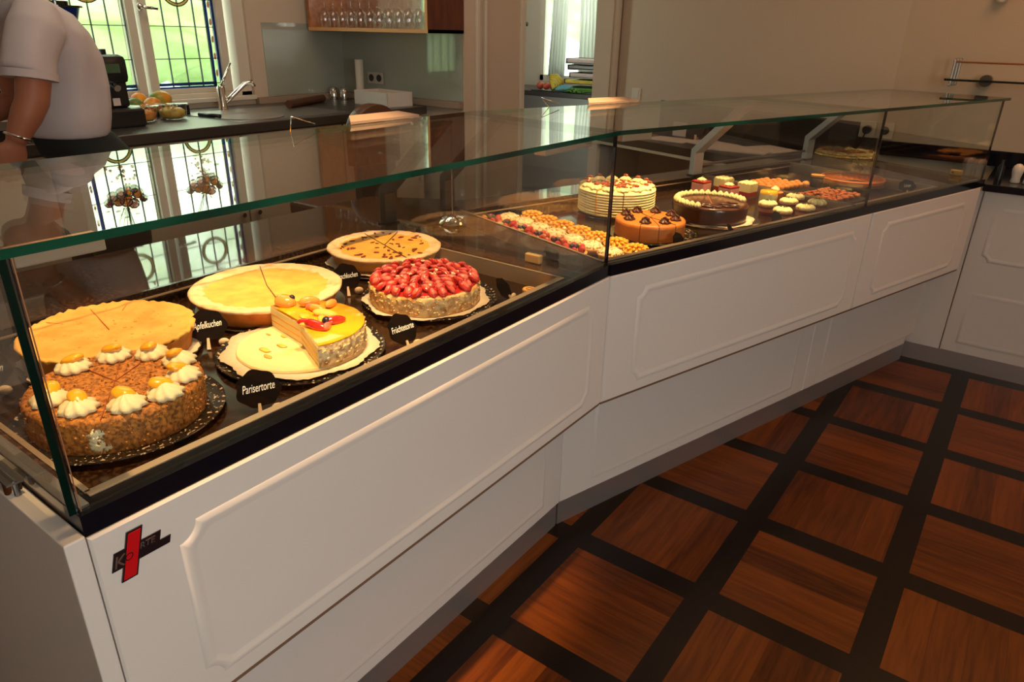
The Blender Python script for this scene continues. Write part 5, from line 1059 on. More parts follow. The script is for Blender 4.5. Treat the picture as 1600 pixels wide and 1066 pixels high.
# espresso machine
t = thing('espresso_machine', 'chrome espresso machine partly cut off at the left edge behind the arm', 'coffee machine', (-2.50, -0.30, ZK))
bm = bm_new(); add_box(bm, (-0.25, -0.36, 0.05), (0.10, 0.34, 0.42)); part('body', bm, 'steel_dark', t, bev=0.015)
bm = bm_new(); add_box(bm, (0.10, -0.34, 0.04), (0.26, 0.33, 0.075)); part('drip_tray', bm, 'steel', t, bev=0.004)
bm = bm_new(); add_box(bm, (-0.24, -0.34, 0.0), (0.24, 0.32, 0.04)); part('plinth', bm, 'black', t)
for yy in (0.22, -0.05):
    bm = bm_new(); add_lathe(bm, [(0, 0), (0.035, 0), (0.037, 0.05), (0, 0.05)], 24, (0.15, yy, 0.16)); g = part('brew_head', bm, 'chrome', t, smooth='auto')
    bm = bm_new(); add_tube(bm, [(0.15, yy, 0.150), (0.28, yy, 0.145)], [0.012, 0.016], 12); part('handle', bm, 'black', g, smooth=True)
bm = bm_new(); add_tube(bm, [(0.13, 0.31, 0.27), (0.19, 0.32, 0.25), (0.20, 0.32, 0.10)], 0.008, 10); part('steam_wand', bm, 'chrome', t, smooth=True)
bm = bm_new(); add_tube(bm, [(0.11, 0.27, 0.24), (0.16, 0.28, 0.22), (0.17, 0.28, 0.11)], 0.012, 10); part('steam_pipe', bm, 'chrome', t, smooth=True)
# fruit and tubs
def fruit_thing(nm, lab, m, x, y, z, r, sq=(1, 1, 1), rz=0):
    bm = bm_new(); add_blob(bm, (0, 0, 0), r, 3, sq, 0.06, 1.2); o = part(nm, bm, m, smooth=True); o.location = (x, y, z + r * sq[2]); o.rotation_euler = (0, 0, rz); return tag(o, lab, 'fruit', 'fruit by the window')
t = thing('fruit_tray', 'dark low tray of whole fruit under the stained glass window', 'tray', (-2.72, 0.72, ZK))
bm = bm_new(); add_box(bm, (-0.10, -0.15, 0), (0.10, 0.15, 0.006)); 
for a, c_ in (((-0.10, -0.15, 0), (-0.095, 0.15, 0.045)), ((0.095, -0.15, 0), (0.10, 0.15, 0.02)), ((-0.1, -0.15, 0), (0.1, -0.145, 0.03)), ((-0.1, 0.145, 0), (0.1, 0.15, 0.045))): add_box(bm, a, c_)
part('tray_body', bm, 'black', t)
fruit_thing('mango', 'large orange green mango on top right of the fruit tray', 'mango', -2.70, 0.772, ZK + 0.030, 0.048, (1, 1.15, 0.85))
fruit_thing('green_fruit', 'green fruit leftmost in the fruit tray', 'lime', -2.68, 0.635, ZK + 0.007, 0.040)
fruit_thing('yellow_fruit', 'yellow orange fruit at the back of the fruit tray', 'orangef', -2.76, 0.700, ZK + 0.030, 0.036)
fruit_thing('red_fruit', 'reddish fruit in the middle front of the fruit tray', 'fruitA', -2.665, 0.712, ZK + 0.007, 0.040)
def tub(x, y, m, lab):
    t = thing('fruit_tub', lab, 'tub', (x, y, ZK), group='clear tubs of cut fruit'); s = 0.066
    bm = bm_new(); add_lathe(bm, [(0, 0.001), (0.042, 0.001), (0.058, 0.012), (0.0635, 0.04), (0.065, 0.064), (0.0635, 0.064), (0.062, 0.04), (0.056, 0.014), (0.04, 0.003), (0, 0.003)], 36); part('tub_body', bm, 'plastic_clear', t, smooth='auto')
    bm = bm_new(); rnd = random.Random(int(y * 100))
    add_lathe(bm, [(0, 0.004), (0.040, 0.004), (0.054, 0.014), (0.058, 0.038), (0.04, 0.050), (0, 0.054)], 30)
    for k in range(40): a = rnd.uniform(0, 6.28); rr = rnd.uniform(0.01, 0.052); add_blob(bm, (rr * math.cos(a), rr * math.sin(a), rnd.uniform(0.03, 0.052)), 0.010, 1, (1.5, 0.5, 0.5), rot=Euler((rnd.random() * 3, rnd.random() * 3, rnd.random() * 6)).to_matrix())
    o = part('cut_fruit', bm, m, t, smooth=True); o['kind'] = 'stuff'
    bm = bm_new(); add_lathe(bm, [(0, 0.066), (0.070, 0.066), (0.073, 0.069), (0.068, 0.072), (0, 0.071)], 36); part('lid', bm, 'plastic_clear', t, smooth='auto')
tub(-2.49, 0.565, 'fruitA', 'clear lidded tub of cut orange fruit beside the grinder'); tub(-2.50, 0.712, 'fruitB', 'clear lidded tub of cut yellow fruit, right of the orange one')
t = thing('kitchen_knife', 'kitchen knife with black handle lying between the fruit tubs and sink', 'knife', (-2.46, 0.85, ZK))
bm = bm_new(); add_prism(bm, [(-0.12, -0.045), (-0.05, -0.012), (-0.05, 0.012), (-0.12, -0.035)], 0.001, 0.003); part('blade', bm, 'steel', t)
bm = bm_new(); add_tube(bm, [(-0.05, 0.0, 0.0105), (0.09, 0.02, 0.0105)], [0.009, 0.0105], 10); part('handle', bm, 'black', t, smooth=True)
bm = bm_new(); add_tube(bm, [(-2.545, 1.40, ZK + 0.021), (-2.72, 1.78, ZK + 0.021)], 0.021, 16); tag(part('cloth_roll', bm, 'leather', smooth='auto'), 'dark rolled tube lying on the grey worktop right of the sink', 'roll')
def shaker(x, y, lab, grp):
    t = thing('metal_shaker', lab, 'shaker', (x, y, ZK), group=grp)
    bm = bm_new(); add_lathe(bm, [(0, 0), (0.024, 0), (0.026, 0.004), (0.022, 0.025), (0.024, 0.056), (0.020, 0.062)], 28); part('body', bm, 'chrome', t, smooth='auto')
    bm = bm_new(); add_lathe(bm, [(0, 0.062), (0.024, 0.062), (0.022, 0.070), (0.0, 0.074)], 28); part('cap', bm, 'steel', t, smooth='auto')
shaker(-2.79, 1.925, 'left of two small chrome shakers in the corner of the worktop', 'chrome shakers'); shaker(-2.725, 1.95, 'right of two small chrome shakers, next to the paper roll', 'chrome shakers')
t = thing('paper_roll_holder', 'tall narrow cream paper roll standing on a round chrome base', 'paper roll', (-2.62, 1.99, ZK))
bm = bm_new(); add_lathe(bm, [(0, 0), (0.06, 0), (0.06, 0.006), (0, 0.010)], 32); part('base', bm, 'chrome', t, smooth='auto')
bm = bm_new(); add_lathe(bm, [(0, 0.010), (0.024, 0.010), (0.0245, 0.235), (0.008, 0.236), (0.0, 0.230)], 28); part('roll', bm, 'frame_white', t, smooth='auto')
t = thing('white_box', 'open white cardboard box on the worktop below the wall sockets', 'box', (-2.345, 1.91, ZK), -0.12)
bm = bm_new(); x, y, h, w = 0.155, 0.09, 0.078, 0.003
for a, c_ in (((-x, -y, 0), (x, y, w)), ((-x, -y, 0), (x, -y + w, h)), ((-x, y - w, 0), (x, y, h)), ((-x, -y, 0), (-x + w, y, h)), ((x - w, -y, 0), (x, y, h))): add_box(bm, a, c_)
part('box_body', bm, 'box', t)
bm = bm_new(); add_box(bm, (-x + 0.004, -y + 0.004, 0.05), (x - 0.004, y - 0.004, 0.066)); part('box_lining', bm, 'paper', t)
# double socket under the cabinet
def socket(nm, lab, loc, rz, n, s=0.071, plug=None, grp=None):
    t = thing(nm, lab, 'socket', loc, rz, grp)
    for k in range(n):
        x0 = k * s; bm = bm_new(); add_box(bm, (x0, -0.010, 0), (x0 + s - 0.001, -0.001, s)); f = part('socket_plate', bm, 'socket', t, bev=0.002)
        bm = bm_new(); add_lathe(bm, [(0, 0.0), (0.0205, 0.0), (0.0205, 0.002), (0, 0.002)], 24, (x0 + s / 2, -0.0105, s / 2), rot=Matrix.Rotation(PI / 2, 3, 'X')); part('socket_hole', bm, 'socketdark', f, smooth='auto')
    if plug is not None:
        bm = bm_new(); add_tube(bm, [(plug * s + s / 2, -0.012, s / 2), (plug * s + s / 2, -0.045, s / 2)], 0.021, 16); pg = part('plug', bm, 'black', t, smooth='auto')
        bm = bm_new(); add_tube(bm, [(plug * s + s / 2, -0.040, s / 2), (plug * s + s / 2 - 0.01, -0.042, 0.0), (plug * s + s / 2 - 0.03, -0.05, -0.06)], 0.004, 8); part('cord', bm, 'black', pg, smooth=True)
socket('wall_socket', 'double socket on the splashback above the white box', (-2.650, YW - 0.007, 1.072), 0, 2, 0.066, grp='wall sockets')
socket('wall_socket', 'double wall socket with a black plug above the black upstand, seen through the glass case', (0.018, 2.9985, 0.917), 0, 2, 0.080, plug=0, grp='wall sockets')
# wooden cabinet with hanging glasses
XA, XB, YA, YB, ZA, ZC = -2.826, -1.888, 1.805, 2.093, 1.364, 2.15
t = thing('wall_cabinet', 'open cherry wood wall cabinet holding a row of wine glasses', 'cabinet', (-2.36, 1.95, ZA))
bm = bm_new(); add_box(bm, (XA, YA, ZA), (XB, YB, ZA + 0.018)); part('bottom_board', bm, 'wood_light', t, world=True)
bm = bm_new(); add_box(bm, (XA, YA, ZA + 0.0185), (XA + 0.02, YB, ZC)); part('left_board', bm, 'wood_cab', t, world=True)
bm = bm_new(); add_box(bm, (XB - 0.018, YA, ZA + 0.0185), (XB - 0.002, YB, ZC)); part('right_board', bm, 'wood_light', t, world=True)
bm = bm_new(); add_box(bm, (XB - 0.0018, YA + 0.002, ZA), (XB, YB, ZC)); part('side_veneer', bm, 'wood_dark', t, world=True, label='dark red brown outer side')
bm = bm_new(); add_box(bm, (XA + 0.02, YB - 0.012, ZA + 0.0185), (XB - 0.02, YB - 0.006, ZC)); bk = part('mirror_back', bm, 'chrome', t, world=True)
bm = bm_new(); add_box(bm, (XA, YA, ZC), (XB, YB, ZC + 0.02)); part('top_board', bm, 'wood_cab', t, world=True)
bm = bm_new(); add_box(bm, (XA + 0.02, YA + 0.02, ZA + 0.27), (XB - 0.02, YB - 0.02, ZA + 0.278)); part('glass_shelf', bm, 'pane', t, world=True)
bm = bm_new(); add_lathe(bm, [(0.032, 0.0), (0.0375, 0.03), (0.0385, 0.055), (0.033, 0.08), (0.018, 0.098), (0.005, 0.106), (0.0035, 0.115), (0.0032, 0.175), (0.010, 0.181), (0.034, 0.184), (0.034, 0.1855), (0.0, 0.186)], 28)
g0 = part('wine_glass', bm, 'wine', smooth=True)
OR = ['leftmost', 'second from the left', 'third from the left', 'fourth from the left', 'fifth from the left', 'sixth from the left', 'sixth from the right', 'fifth from the right', 'fourth from the right', 'third from the right', 'second from the right', 'rightmost']
for k in range(12):
    o = g0 if k == 0 else g0.copy()
    if k: COL.objects.link(o)
    o.location = (-2.755 + k * 0.0745, 1.875, ZA + 0.0190); o.scale = (0.92, 0.92, 0.95); tag(o, 'upturned wine glass in the wooden cabinet, %s of the row' % OR[k], 'wine glass', 'upturned wine glasses in the cabinet')
# leather chair and basket things between counter and worktop
t = thing('leather_chair', 'dark brown leather chair back showing above the glass top, under the white box', 'chair', (-1.45, 0.98, 0))
bm = bm_new(); n = 24; pts = [(-0.125, 0.86), (0.125, 0.86)] + [(0.125 * math.cos(a), 1.0 + 0.10 * math.sin(a)) for a in [PI * k / 12 for k in range(13)]]
add_prism(bm, pts, -0.03, 0.03, lambda u, v, w: (w, u, v)); bp = part('backrest', bm, 'leather', t, smooth='auto', bev=0.008)
bm = bm_new(); add_box(bm, (0.0, -0.19, 0.62), (-0.36, 0.19, 0.68)); part('seat', bm, 'leather', t, bev=0.015)
for sx in (-0.33, -0.03):
    for sy in (-0.16, 0.16):
        bm = bm_new(); add_tube(bm, [(sx, sy, 0.0), (sx, sy, 0.62)], 0.014, 10); part('leg', bm, 'bronze', t, smooth='auto')
bm = bm_new(); add_box(bm, (-0.02, -0.1, 0.68), (0.02, 0.1, 0.87)); part('back_support', bm, 'bronze', t)
# light switch
t = thing('light_switch', 'small square light switch on the wall right of the doorway', 'switch', (C1.x, C1.y, 0.965)); 
ps = C0 + dW * 1.735; t.location = (ps.x, ps.y, 0.965); ORIG[t.name] = Matrix.Translation(t.location) @ Matrix.Rotation(math.atan2(-dW.y, -dW.x), 4, 'Z'); t.rotation_euler = (0, 0, math.atan2(-dW.y, -dW.x))
bm = bm_new(); add_box(bm, (-0.04, -0.012, 0), (0.04, -0.001, 0.08)); part('switch_plate', bm, 'frame_white', t, bev=0.003)
bm = bm_new(); add_box(bm, (-0.028, -0.016, 0.012), (0.028, -0.0125, 0.068)); part('rocker', bm, 'frame_white', t, bev=0.002)
# desk along the middle wall
def WM(t_, o): p = C0 + dW * t_; n = Vector((-0.2929, -0.9561)); return tuple(p + n * o)     # o: distance from the wall
t = thing('wall_desk', 'black topped desk with pale underside edge behind the second case', 'desk', (*WM(1.1, 0.3), 0.74))
poly_part('desk_top', [WM(0.25, 0.012), WM(1.60, 0.012), WM(1.60, 0.53), WM(0.25, 0.53)], 0.755, 0.80, 'desk', t)
poly_part('desk_edge', [WM(0.25, 0.505), WM(1.60, 0.505), WM(1.60, 0.53), WM(0.25, 0.53)], 0.738, 0.7545, 'frame_white', t)
for tt in (0.27, 1.56): poly_part('desk_leg', [WM(tt, 0.10), WM(tt + 0.03, 0.10), WM(tt + 0.03, 0.48), WM(tt, 0.48)], 0.0, 0.7545, 'wall_shade', t)
poly_part('modesty_panel', [WM(0.31, 0.10), WM(1.555, 0.10), WM(1.555, 0.12), WM(0.31, 0.12)], 0.25, 0.7545, 'wall_shade', t)
bm = bm_new(); add_prism(bm, [WM(0.02, 0.002), WM(1.50, 0.002), WM(1.50, 0.010), WM(0.02, 0.010)], 0.801, 0.985); tag(part('wall_panel', bm, 'desk'), 'dark panel along the wall behind the desk, under the light wall', 'panel')
t = thing('clear_tray', 'clear plastic tray with small things on the black desk', 'tray', (*WM(1.33, 0.30), 0.80), math.atan2(-dW.y, -dW.x))
bm = bm_new(); add_box(bm, (-0.10, -0.06, 0), (0.10, 0.06, 0.004)); add_box(bm, (-0.10, -0.06, 0.004), (-0.096, 0.06, 0.035)); add_box(bm, (0.096, -0.06, 0.004), (0.10, 0.06, 0.035)); add_box(bm, (-0.1, 0.056, 0.004), (0.1, 0.06, 0.035)); add_box(bm, (-0.1, -0.06, 0.004), (0.1, -0.056, 0.035)); part('tray_body', bm, 'plastic_clear', t)
bm = bm_new(); add_blob(bm, (0, 0, 0.022), 0.03, 2, (1.4, 0.8, 0.5), 0.3, 3); part('tray_content', bm, 'paperwhite', t, smooth=True)
t = thing('paper_card', 'white card standing upright on the black desk', 'card', (*WM(1.19, 0.16), 0.80), math.atan2(-dW.y, -dW.x) + 0.1)
bm = bm_new(); add_box(bm, (-0.05, -0.002, 0), (0.05, 0.0, 0.085)); part('card_sheet', bm, 'paperwhite', t)
t = thing('round_mirror', 'dark round object on a small foot standing on the black desk', 'disc', (*WM(1.02, 0.20), 0.80), math.atan2(-dW.y, -dW.x))
bm = bm_new(); add_lathe(bm, [(0, -0.008), (0.06, -0.008), (0.06, 0.008), (0, 0.008)], 40, (0, 0, 0.075), rot=Matrix.Rotation(PI / 2, 3, 'X')); part('disc_body', bm, 'black', t, smooth='auto')
bm = bm_new(); add_box(bm, (-0.008, -0.012, 0.0), (0.008, 0.012, 0.03)); part('foot', bm, 'foot', t)
for i, (tt, oo, a, w, h) in enumerate([(1.10, 0.34, 0.2, 0.13, 0.09), (0.86, 0.26, -0.1, 0.14, 0.10), (0.62, 0.30, 0.35, 0.16, 0.11), (0.52, 0.16, -0.2, 0.12, 0.1)]):
    bm = bm_new(); add_box(bm, (-w, -h, 0), (w, h, 0.003 + 0.002 * i)); o = part('paper_sheet', bm, 'paperwhite'); o.location = (*WM(tt, oo), 0.8003); o.rotation_euler = (0, 0, math.atan2(-dW.y, -dW.x) + a)
    tag(o, ['white paper lying beside the clear tray on the desk', 'white papers under the round dark object on the desk', 'loose white papers on the desk seen between the two grey supports', 'grey white papers at the right end of the desk'][i], 'paper', 'papers on the desk')
t = thing('cable', 'thin pale cable hanging below the desk edge', 'cable', (*WM(1.42, 0.5), 0.4)); bm = bm_new(); p = WM(1.42, 0.50); add_tube(bm, [(p[0], p[1], 0.738), (p[0] + 0.015, p[1] - 0.02, 0.68), (p[0] + 0.02, p[1] - 0.01, 0.50)], 0.005, 8); part('cord', bm, 'frame_white', t, smooth=True, world=True)
# shelf and fittings on the back wall
t = thing('glass_wall_shelf', 'glass wall shelf with chrome rail and posts at the right edge', 'shelf', (0.36, 2.9, 1.215))
bm = bm_new(); add_box(bm, (0.362, 2.83, 1.214), (2.2, 2.985, 1.222)); part('shelf_pane', bm, 'pane', t, world=True)
bm = bm_new(); add_box(bm, (0.361, 2.8285, 1.2135), (2.2, 2.8299, 1.2225)); add_box(bm, (0.3605, 2.83, 1.2135), (0.3619, 2.985, 1.2225)); part('shelf_edge', bm, 'edgedark', t, world=True)
for x, y in ((0.385, 2.845), (0.39, 2.91), (0.395, 2.97)):
    bm = bm_new(); add_tube(bm, [(x, y, 1.196), (x, y, 1.302)], 0.0058, 10); add_blob(bm, (x, y, 1.302), 0.008, 1); add_blob(bm, (x, y, 1.196), 0.008, 1); part('rail_post', bm, 'steel', t, world=True, smooth='auto')
bm = bm_new(); add_tube(bm, [(0.385, 2.845, 1.294), (2.2, 2.845, 1.294)], 0.0042, 10); part('rail', bm, 'wood_cab', t, world=True, smooth=True, label='thin reddish rail')
bm = bm_new(); add_lathe(bm, [(0, 0), (0.026, 0), (0.026, 0.055), (0, 0.055)], 24, (0.515, 2.9985, 1.215), rot=Matrix.Rotation(PI / 2, 3, 'X')); part('round_bracket', bm, 'bronze', t, world=True, smooth='auto')
t = thing('wall_fitting', 'round pale fitting high on the right wall, at the top edge', 'fitting', (0.492, 2.9985, 1.565))
bm = bm_new(); add_lathe(bm, [(0, 0), (0.026, 0), (0.026, 0.03), (0.02, 0.036), (0, 0.037)], 28, rot=Matrix.Rotation(PI / 2, 3, 'X')); part('knob_body', bm, 'socket', t, smooth='auto')
def shk(x, y, lab):
    t = thing('porcelain_shaker', lab, 'shaker', (x, y, 0.8385), group='porcelain salt and pepper shakers')
    bm = bm_new(); add_lathe(bm, [(0, 0), (0.016, 0), (0.0185, 0.004), (0.016, 0.020), (0.020, 0.040), (0.0215, 0.054), (0.018, 0.068), (0.009, 0.077), (0, 0.079)], 28); part('body', bm, 'porcelain', t, smooth=True)
    bm = bm_new(); add_tube(bm, [(0, 0, 0.078), (0, 0, 0.081)], 0.003, 8); part('pour_hole', bm, 'socketdark', t)
shk(0.745, 2.55, 'left white porcelain shaker on the dark side counter'); shk(0.790, 2.545, 'right white porcelain shaker, cut by the right edge of the photo')
t = thing('black_bottle', 'small black bottle on the side counter between glass case and shakers', 'bottle', (0.683, 2.60, 0.8385))
bm = bm_new(); add_lathe(bm, [(0, 0), (0.014, 0), (0.015, 0.05), (0.006, 0.065), (0.006, 0.08), (0, 0.081)], 20); part('body', bm, 'black', t, smooth='auto')
# ------------------------------------------------------------------ kitchen beyond the doorway
t = thing('kitchen_counter', 'dark kitchen worktop seen through the doorway under the window', 'counter', (-2.6, 4.6, 0))
bm = bm_new(); add_box(bm, (-3.67, 4.38, 0.86), (-1.12, 4.98, 0.90)); part('counter_top', bm, 'desk', t, world=True, bev=0.003)
bm = bm_new(); add_box(bm, (-3.67, 4.42, 0.0), (-1.12, 4.97, 0.86)); part('counter_body', bm, 'steel_dark', t, world=True)
t = thing('bananas', 'bunch of bananas on the kitchen worktop beside the curtain', 'fruit', (-2.93, 4.55, 0.90))
for k in range(5):
    a = -0.5 + 0.25 * k; bm = bm_new(); add_tube(bm, [(0.0, 0.0, 0.13 - 0.015 * k), (0.06 + 0.01 * k, -0.03 * k + 0.02, 0.125 - 0.018 * k), (0.115, -0.035 * k + 0.03, 0.075 - 0.012 * k), (0.13, -0.04 * k + 0.03, 0.035)], [0.008, 0.019, 0.018, 0.006], 8); part('banana', bm, 'banana', t, smooth=True)
for k, (x, y) in enumerate([(-2.98, 4.47), (-2.90, 4.45), (-2.84, 4.47)]):
    bm = bm_new(); add_blob(bm, (0, 0, 0.033), 0.034, 2, (1, 1, 0.95)); o = part('apple', bm, 'apple', smooth=True); o.location = (x, y, 0.908); tag(o, 'red apple in front of the bananas, %s of three' % ['left', 'middle', 'right'][k], 'apple', 'apples by the bananas')
bm = bm_new(); add_box(bm, (-3.04, 4.41, 0.9005), (-2.70, 4.62, 0.907)); tag(part('black_board', bm, 'black', bev=0.002), 'black board under the bananas and apples in the kitchen', 'board')
for k, (x0, x1, z, m) in enumerate([(-2.74, -2.30, 0.90, 'green'), (-2.75, -2.33, 0.965, 'banana'), (-2.70, -2.30, 1.02, 'paperwhite'), (-2.72, -2.27, 1.085, 'steel_dark'), (-2.74, -2.28, 1.135, 'paperwhite')]):
    t = thing('stacked_tray', '%s of the stacked trays on the kitchen worktop under the right curtain' % ['lowest', 'second from the bottom', 'middle', 'second from the top', 'topmost'][k], 'tray', ((x0 + x1) / 2, 4.62, z), group='stacked kitchen trays'); w = (x1 - x0) / 2
    bm = bm_new(); add_box(bm, (-w, -0.12, 0.0), (w, 0.12, 0.008)); add_box(bm, (-w, -0.12, 0.008), (-w + 0.005, 0.12, 0.045)); add_box(bm, (w - 0.005, -0.12, 0.008), (w, 0.12, 0.045)); add_box(bm, (-w, 0.115, 0.008), (w, 0.12, 0.045)); part('tray_shell', bm, 'steel_dark', t)
    bm = bm_new(); add_box(bm, (-w + 0.01, -0.118, 0.009), (w - 0.01, 0.11, 0.040)); part('tray_content', bm, m, t, bev=0.006)
bm = bm_new(); add_blob(bm, (-2.72, 4.46, 0.93), 0.06, 3, (1.4, 0.6, 0.5), 0.5, 2); tag(part('teal_cloth', bm, 'teal', smooth=True), 'crumpled teal blue cloth in front of the stacked trays', 'cloth')
bm = bm_new()
for k in range(30): add_blob(bm, (-2.60 + random.gauss(0, 0.05), 4.43 + random.gauss(0, 0.015), 0.905 + random.uniform(0, 0.03)), 0.012, 1, (1.6, 1, 0.5), 0.3, 2)
o = tag(part('green_herbs', bm, 'green', smooth=True), 'small heap of green herbs at the front of the kitchen worktop', 'herbs'); o['kind'] = 'stuff'
t = thing('tile_wall_pan', 'dark pan hanging on the tiled kitchen wall left of the curtain', 'pan', (-3.60, 4.6, 1.40))
bm = bm_new(); add_lathe(bm, [(0, 0), (0.11, 0), (0.13, 0.03), (0.125, 0.03), (0.105, 0.006), (0, 0.006)], 30); part('pan_body', bm, 'steel_dark', t, smooth='auto')
bm = bm_new(); add_tube(bm, [(0.12, -0.02, 0.022), (0.45, -0.12, 0.045)], [0.012, 0.018], 10); part('handle', bm, 'black', t, smooth=True)
t = thing('white_jacket', 'white jacket hanging at the right side of the kitchen doorway', 'jacket', (-2.16, 4.30, 1.2))
bm = bm_new(); add_tube(bm, [(-2.6 + 2.16, 0.68, 0.372), (1.05, 0.68, 0.372)], 0.008, 8); add_tube(bm, [(0.05, 0.0, 0.37), (0.05, 0.68, 0.372)], 0.006, 8); part('hanging_rail', bm, 'bronze', t, smooth=True)
bm = bm_new(); add_loft(bm, [[(-0.02 + a_ * math.cos(q_) + dx, b_ * math.sin(q_), z_) for q_ in [2 * PI * k / 20 for k in range(20)]] for (z_, a_, b_, dx) in ((-0.05, 0.055, 0.05, 0.06), (0.05, 0.07, 0.06, 0.04), (0.15, 0.10, 0.07, 0.0), (0.22, 0.11, 0.07, 0.0), (0.28, 0.07, 0.05, 0.03), (0.31, 0.03, 0.03, 0.05))]); part('jacket_body', bm, 'curtain', t, smooth=True)
bm = bm_new(); add_tube(bm, [(0.03, 0.0, 0.30), (0.03, 0.0, 0.36), (0.05, 0.0, 0.37)], 0.004, 8); part('hook', bm, 'bronze', t, smooth=True)

# ------------------------------------------------------------------ person
def ring(c, u, v, a, b_, n=24):
    return [tuple(Vector(c) + Vector(u) * (a * math.cos(2 * PI * k / n)) + Vector(v) * (b_ * math.sin(2 * PI * k / n))) for k in range(n)]
PX = -1.75
pr = thing('person', 'person in white short sleeved shirt and black trousers leaning over the left worktop', 'person', (PX, 0.0, 0.0))
def remesh(o, vox, smooth=4):
    m_ = o.modifiers.new('join', 'REMESH'); m_.mode = 'VOXEL'; m_.voxel_size = vox; m_.use_smooth_shade = True
    s_ = o.modifiers.new('soft', 'SMOOTH'); s_.factor = 0.5; s_.iterations = smooth
def loft_z(bm, rows):   # rows: z, yc, half depth(y), half width(x), xc
    add_loft(bm, [ring((PX + r[4], r[1], r[0]), (1, 0, 0), (0, 1, 0), r[3], r[2], 28) for r in rows])
bm = bm_new()
loft_z(bm, [(0.93, -0.03, 0.105, 0.15, 0), (1.05, -0.065, 0.095, 0.135, 0), (1.20, -0.05, 0.095, 0.145, 0), (1.34, -0.065, 0.092, 0.155, 0), (1.42, -0.125, 0.072, 0.14, 0), (1.455, -0.155, 0.055, 0.075, 0), (1.50, -0.175, 0.052, 0.055, 0), (1.56, -0.20, 0.055, 0.056, 0)])
# head, leaning forward, with nose, ears and chin
add_blob(bm, (PX, -0.235, 1.655), 0.1, 4, (0.76, 0.95, 1.12)); add_blob(bm, (PX, -0.275, 1.585), 0.055, 3, (0.95, 0.9, 0.7)); add_blob(bm, (PX, -0.340, 1.64), 0.018, 2, (0.7, 1.0, 1.2))
add_blob(bm, (PX, -0.322, 1.600), 0.016, 2, (1.4, 0.7, 0.7))
for sx in (-1, 1): add_blob(bm, (PX + sx * 0.078, -0.225, 1.645), 0.026, 2, (0.35, 0.7, 1.1)); add_blob(bm, (PX + sx * 0.03, -0.318, 1.665), 0.015, 2, (1.1, 0.7, 0.7))
# near arm (left), far arm (right)
def limb(bm, pts, rr, n=18):
    add_tube(bm, pts, rr, n)
sh = Vector((-1.60, -0.150, 1.385)); el = Vector((-1.56, -0.222, 1.170)); wr = Vector((-1.58, -0.282, 1.065)); 
limb(bm, [sh, sh.lerp(el, 0.5), el, el.lerp(wr, 0.35), el.lerp(wr, 0.75), wr], [0.052, 0.048, 0.043, 0.041, 0.033, 0.027])
sh2 = Vector((-1.91, -0.135, 1.385)); el2 = Vector((-1.935, -0.12, 1.15)); wr2 = Vector((-1.90, -0.30, 1.08))
limb(bm, [sh2, sh2.lerp(el2, 0.5), el2, el2.lerp(wr2, 0.35), el2.lerp(wr2, 0.75), wr2], [0.052, 0.048, 0.042, 0.040, 0.032, 0.026])
def hand(bm, w, d, side):
    d = Vector(d).normalized(); up = Vector((side, 0, 0)); v = d.cross(up).normalized(); up = v.cross(d)
    palm = [(0.0, 0.024, 0.017), (0.03, 0.036, 0.017), (0.06, 0.040, 0.015), (0.085, 0.036, 0.012)]
    add_loft(bm, [ring(w + d * t_, v, up, a_, b_, 16) for t_, a_, b_ in palm])
    for k, (off, ln) in enumerate([(-0.028, 0.062), (-0.010, 0.074), (0.009, 0.070), (0.027, 0.055)]):
        b0 = w + d * 0.078 + v * off; b1 = b0 + d * ln * 0.45 - up * 0.004; b2 = b1 + (d * 0.7 - up * 0.6).normalized() * ln * 0.32; b3 = b2 + (d * 0.3 - up * 0.9).normalized() * ln * 0.25
        add_tube(bm, [b0, b1, b2, b3], [0.0092, 0.0088, 0.0080, 0.0062], 8)
    t0 = w + d * 0.02 + v * 0.022; add_tube(bm, [t0, t0 + v * 0.026 + d * 0.022 - up * 0.006, t0 + v * 0.030 + d * 0.052 - up * 0.016, t0 + v * 0.022 + d * 0.070 - up * 0.022], [0.013, 0.0115, 0.0095, 0.007], 8)
hand(bm, wr, (-0.25, -0.28, -0.9), 1); hand(bm, wr2, (0.05, -0.75, -0.6), -1)
# legs and feet
for sx in (-1, 1):
    limb(bm, [(PX + sx * 0.085, -0.01, 0.95), (PX + sx * 0.09, -0.015, 0.72), (PX + sx * 0.09, -0.03, 0.50), (PX + sx * 0.09, 0.0, 0.28), (PX + sx * 0.09, 0.01, 0.08)], [0.085, 0.078, 0.055, 0.052, 0.036])
    add_blob(bm, (PX + sx * 0.09, -0.05, 0.045), 0.05, 3, (0.75, 2.0, 0.7))
body = part('body', bm, 'skin', pr, world=True, smooth=True); remesh(body, 0.0055, 3)
bm = bm_new()
loft_z(bm, [(1.048, -0.070, 0.112, 0.150, 0), (1.065, -0.070, 0.120, 0.158, 0), (1.10, -0.068, 0.124, 0.165, 0), (1.15, -0.060, 0.120, 0.165, 0), (1.20, -0.050, 0.112, 0.168, 0), (1.28, -0.048, 0.110, 0.175, 0), (1.35, -0.068, 0.108, 0.182, 0), (1.40, -0.105, 0.096, 0.178, 0), (1.435, -0.135, 0.078, 0.150, 0), (1.455, -0.150, 0.064, 0.100, 0), (1.475, -0.162, 0.060, 0.072, 0)])
add_tube(bm, [Vector((-1.615, -0.135, 1.405)), Vector((-1.585, -0.160, 1.36)), Vector((-1.570, -0.190, 1.30)), Vector((-1.562, -0.212, 1.242))], [0.060, 0.066, 0.066, 0.069], 24)
add_tube(bm, [Vector((-1.885, -0.13, 1.40)), Vector((-1.91, -0.14, 1.36)), Vector((-1.925, -0.135, 1.30)), Vector((-1.935, -0.13, 1.235))], [0.060, 0.066, 0.066, 0.066], 24)
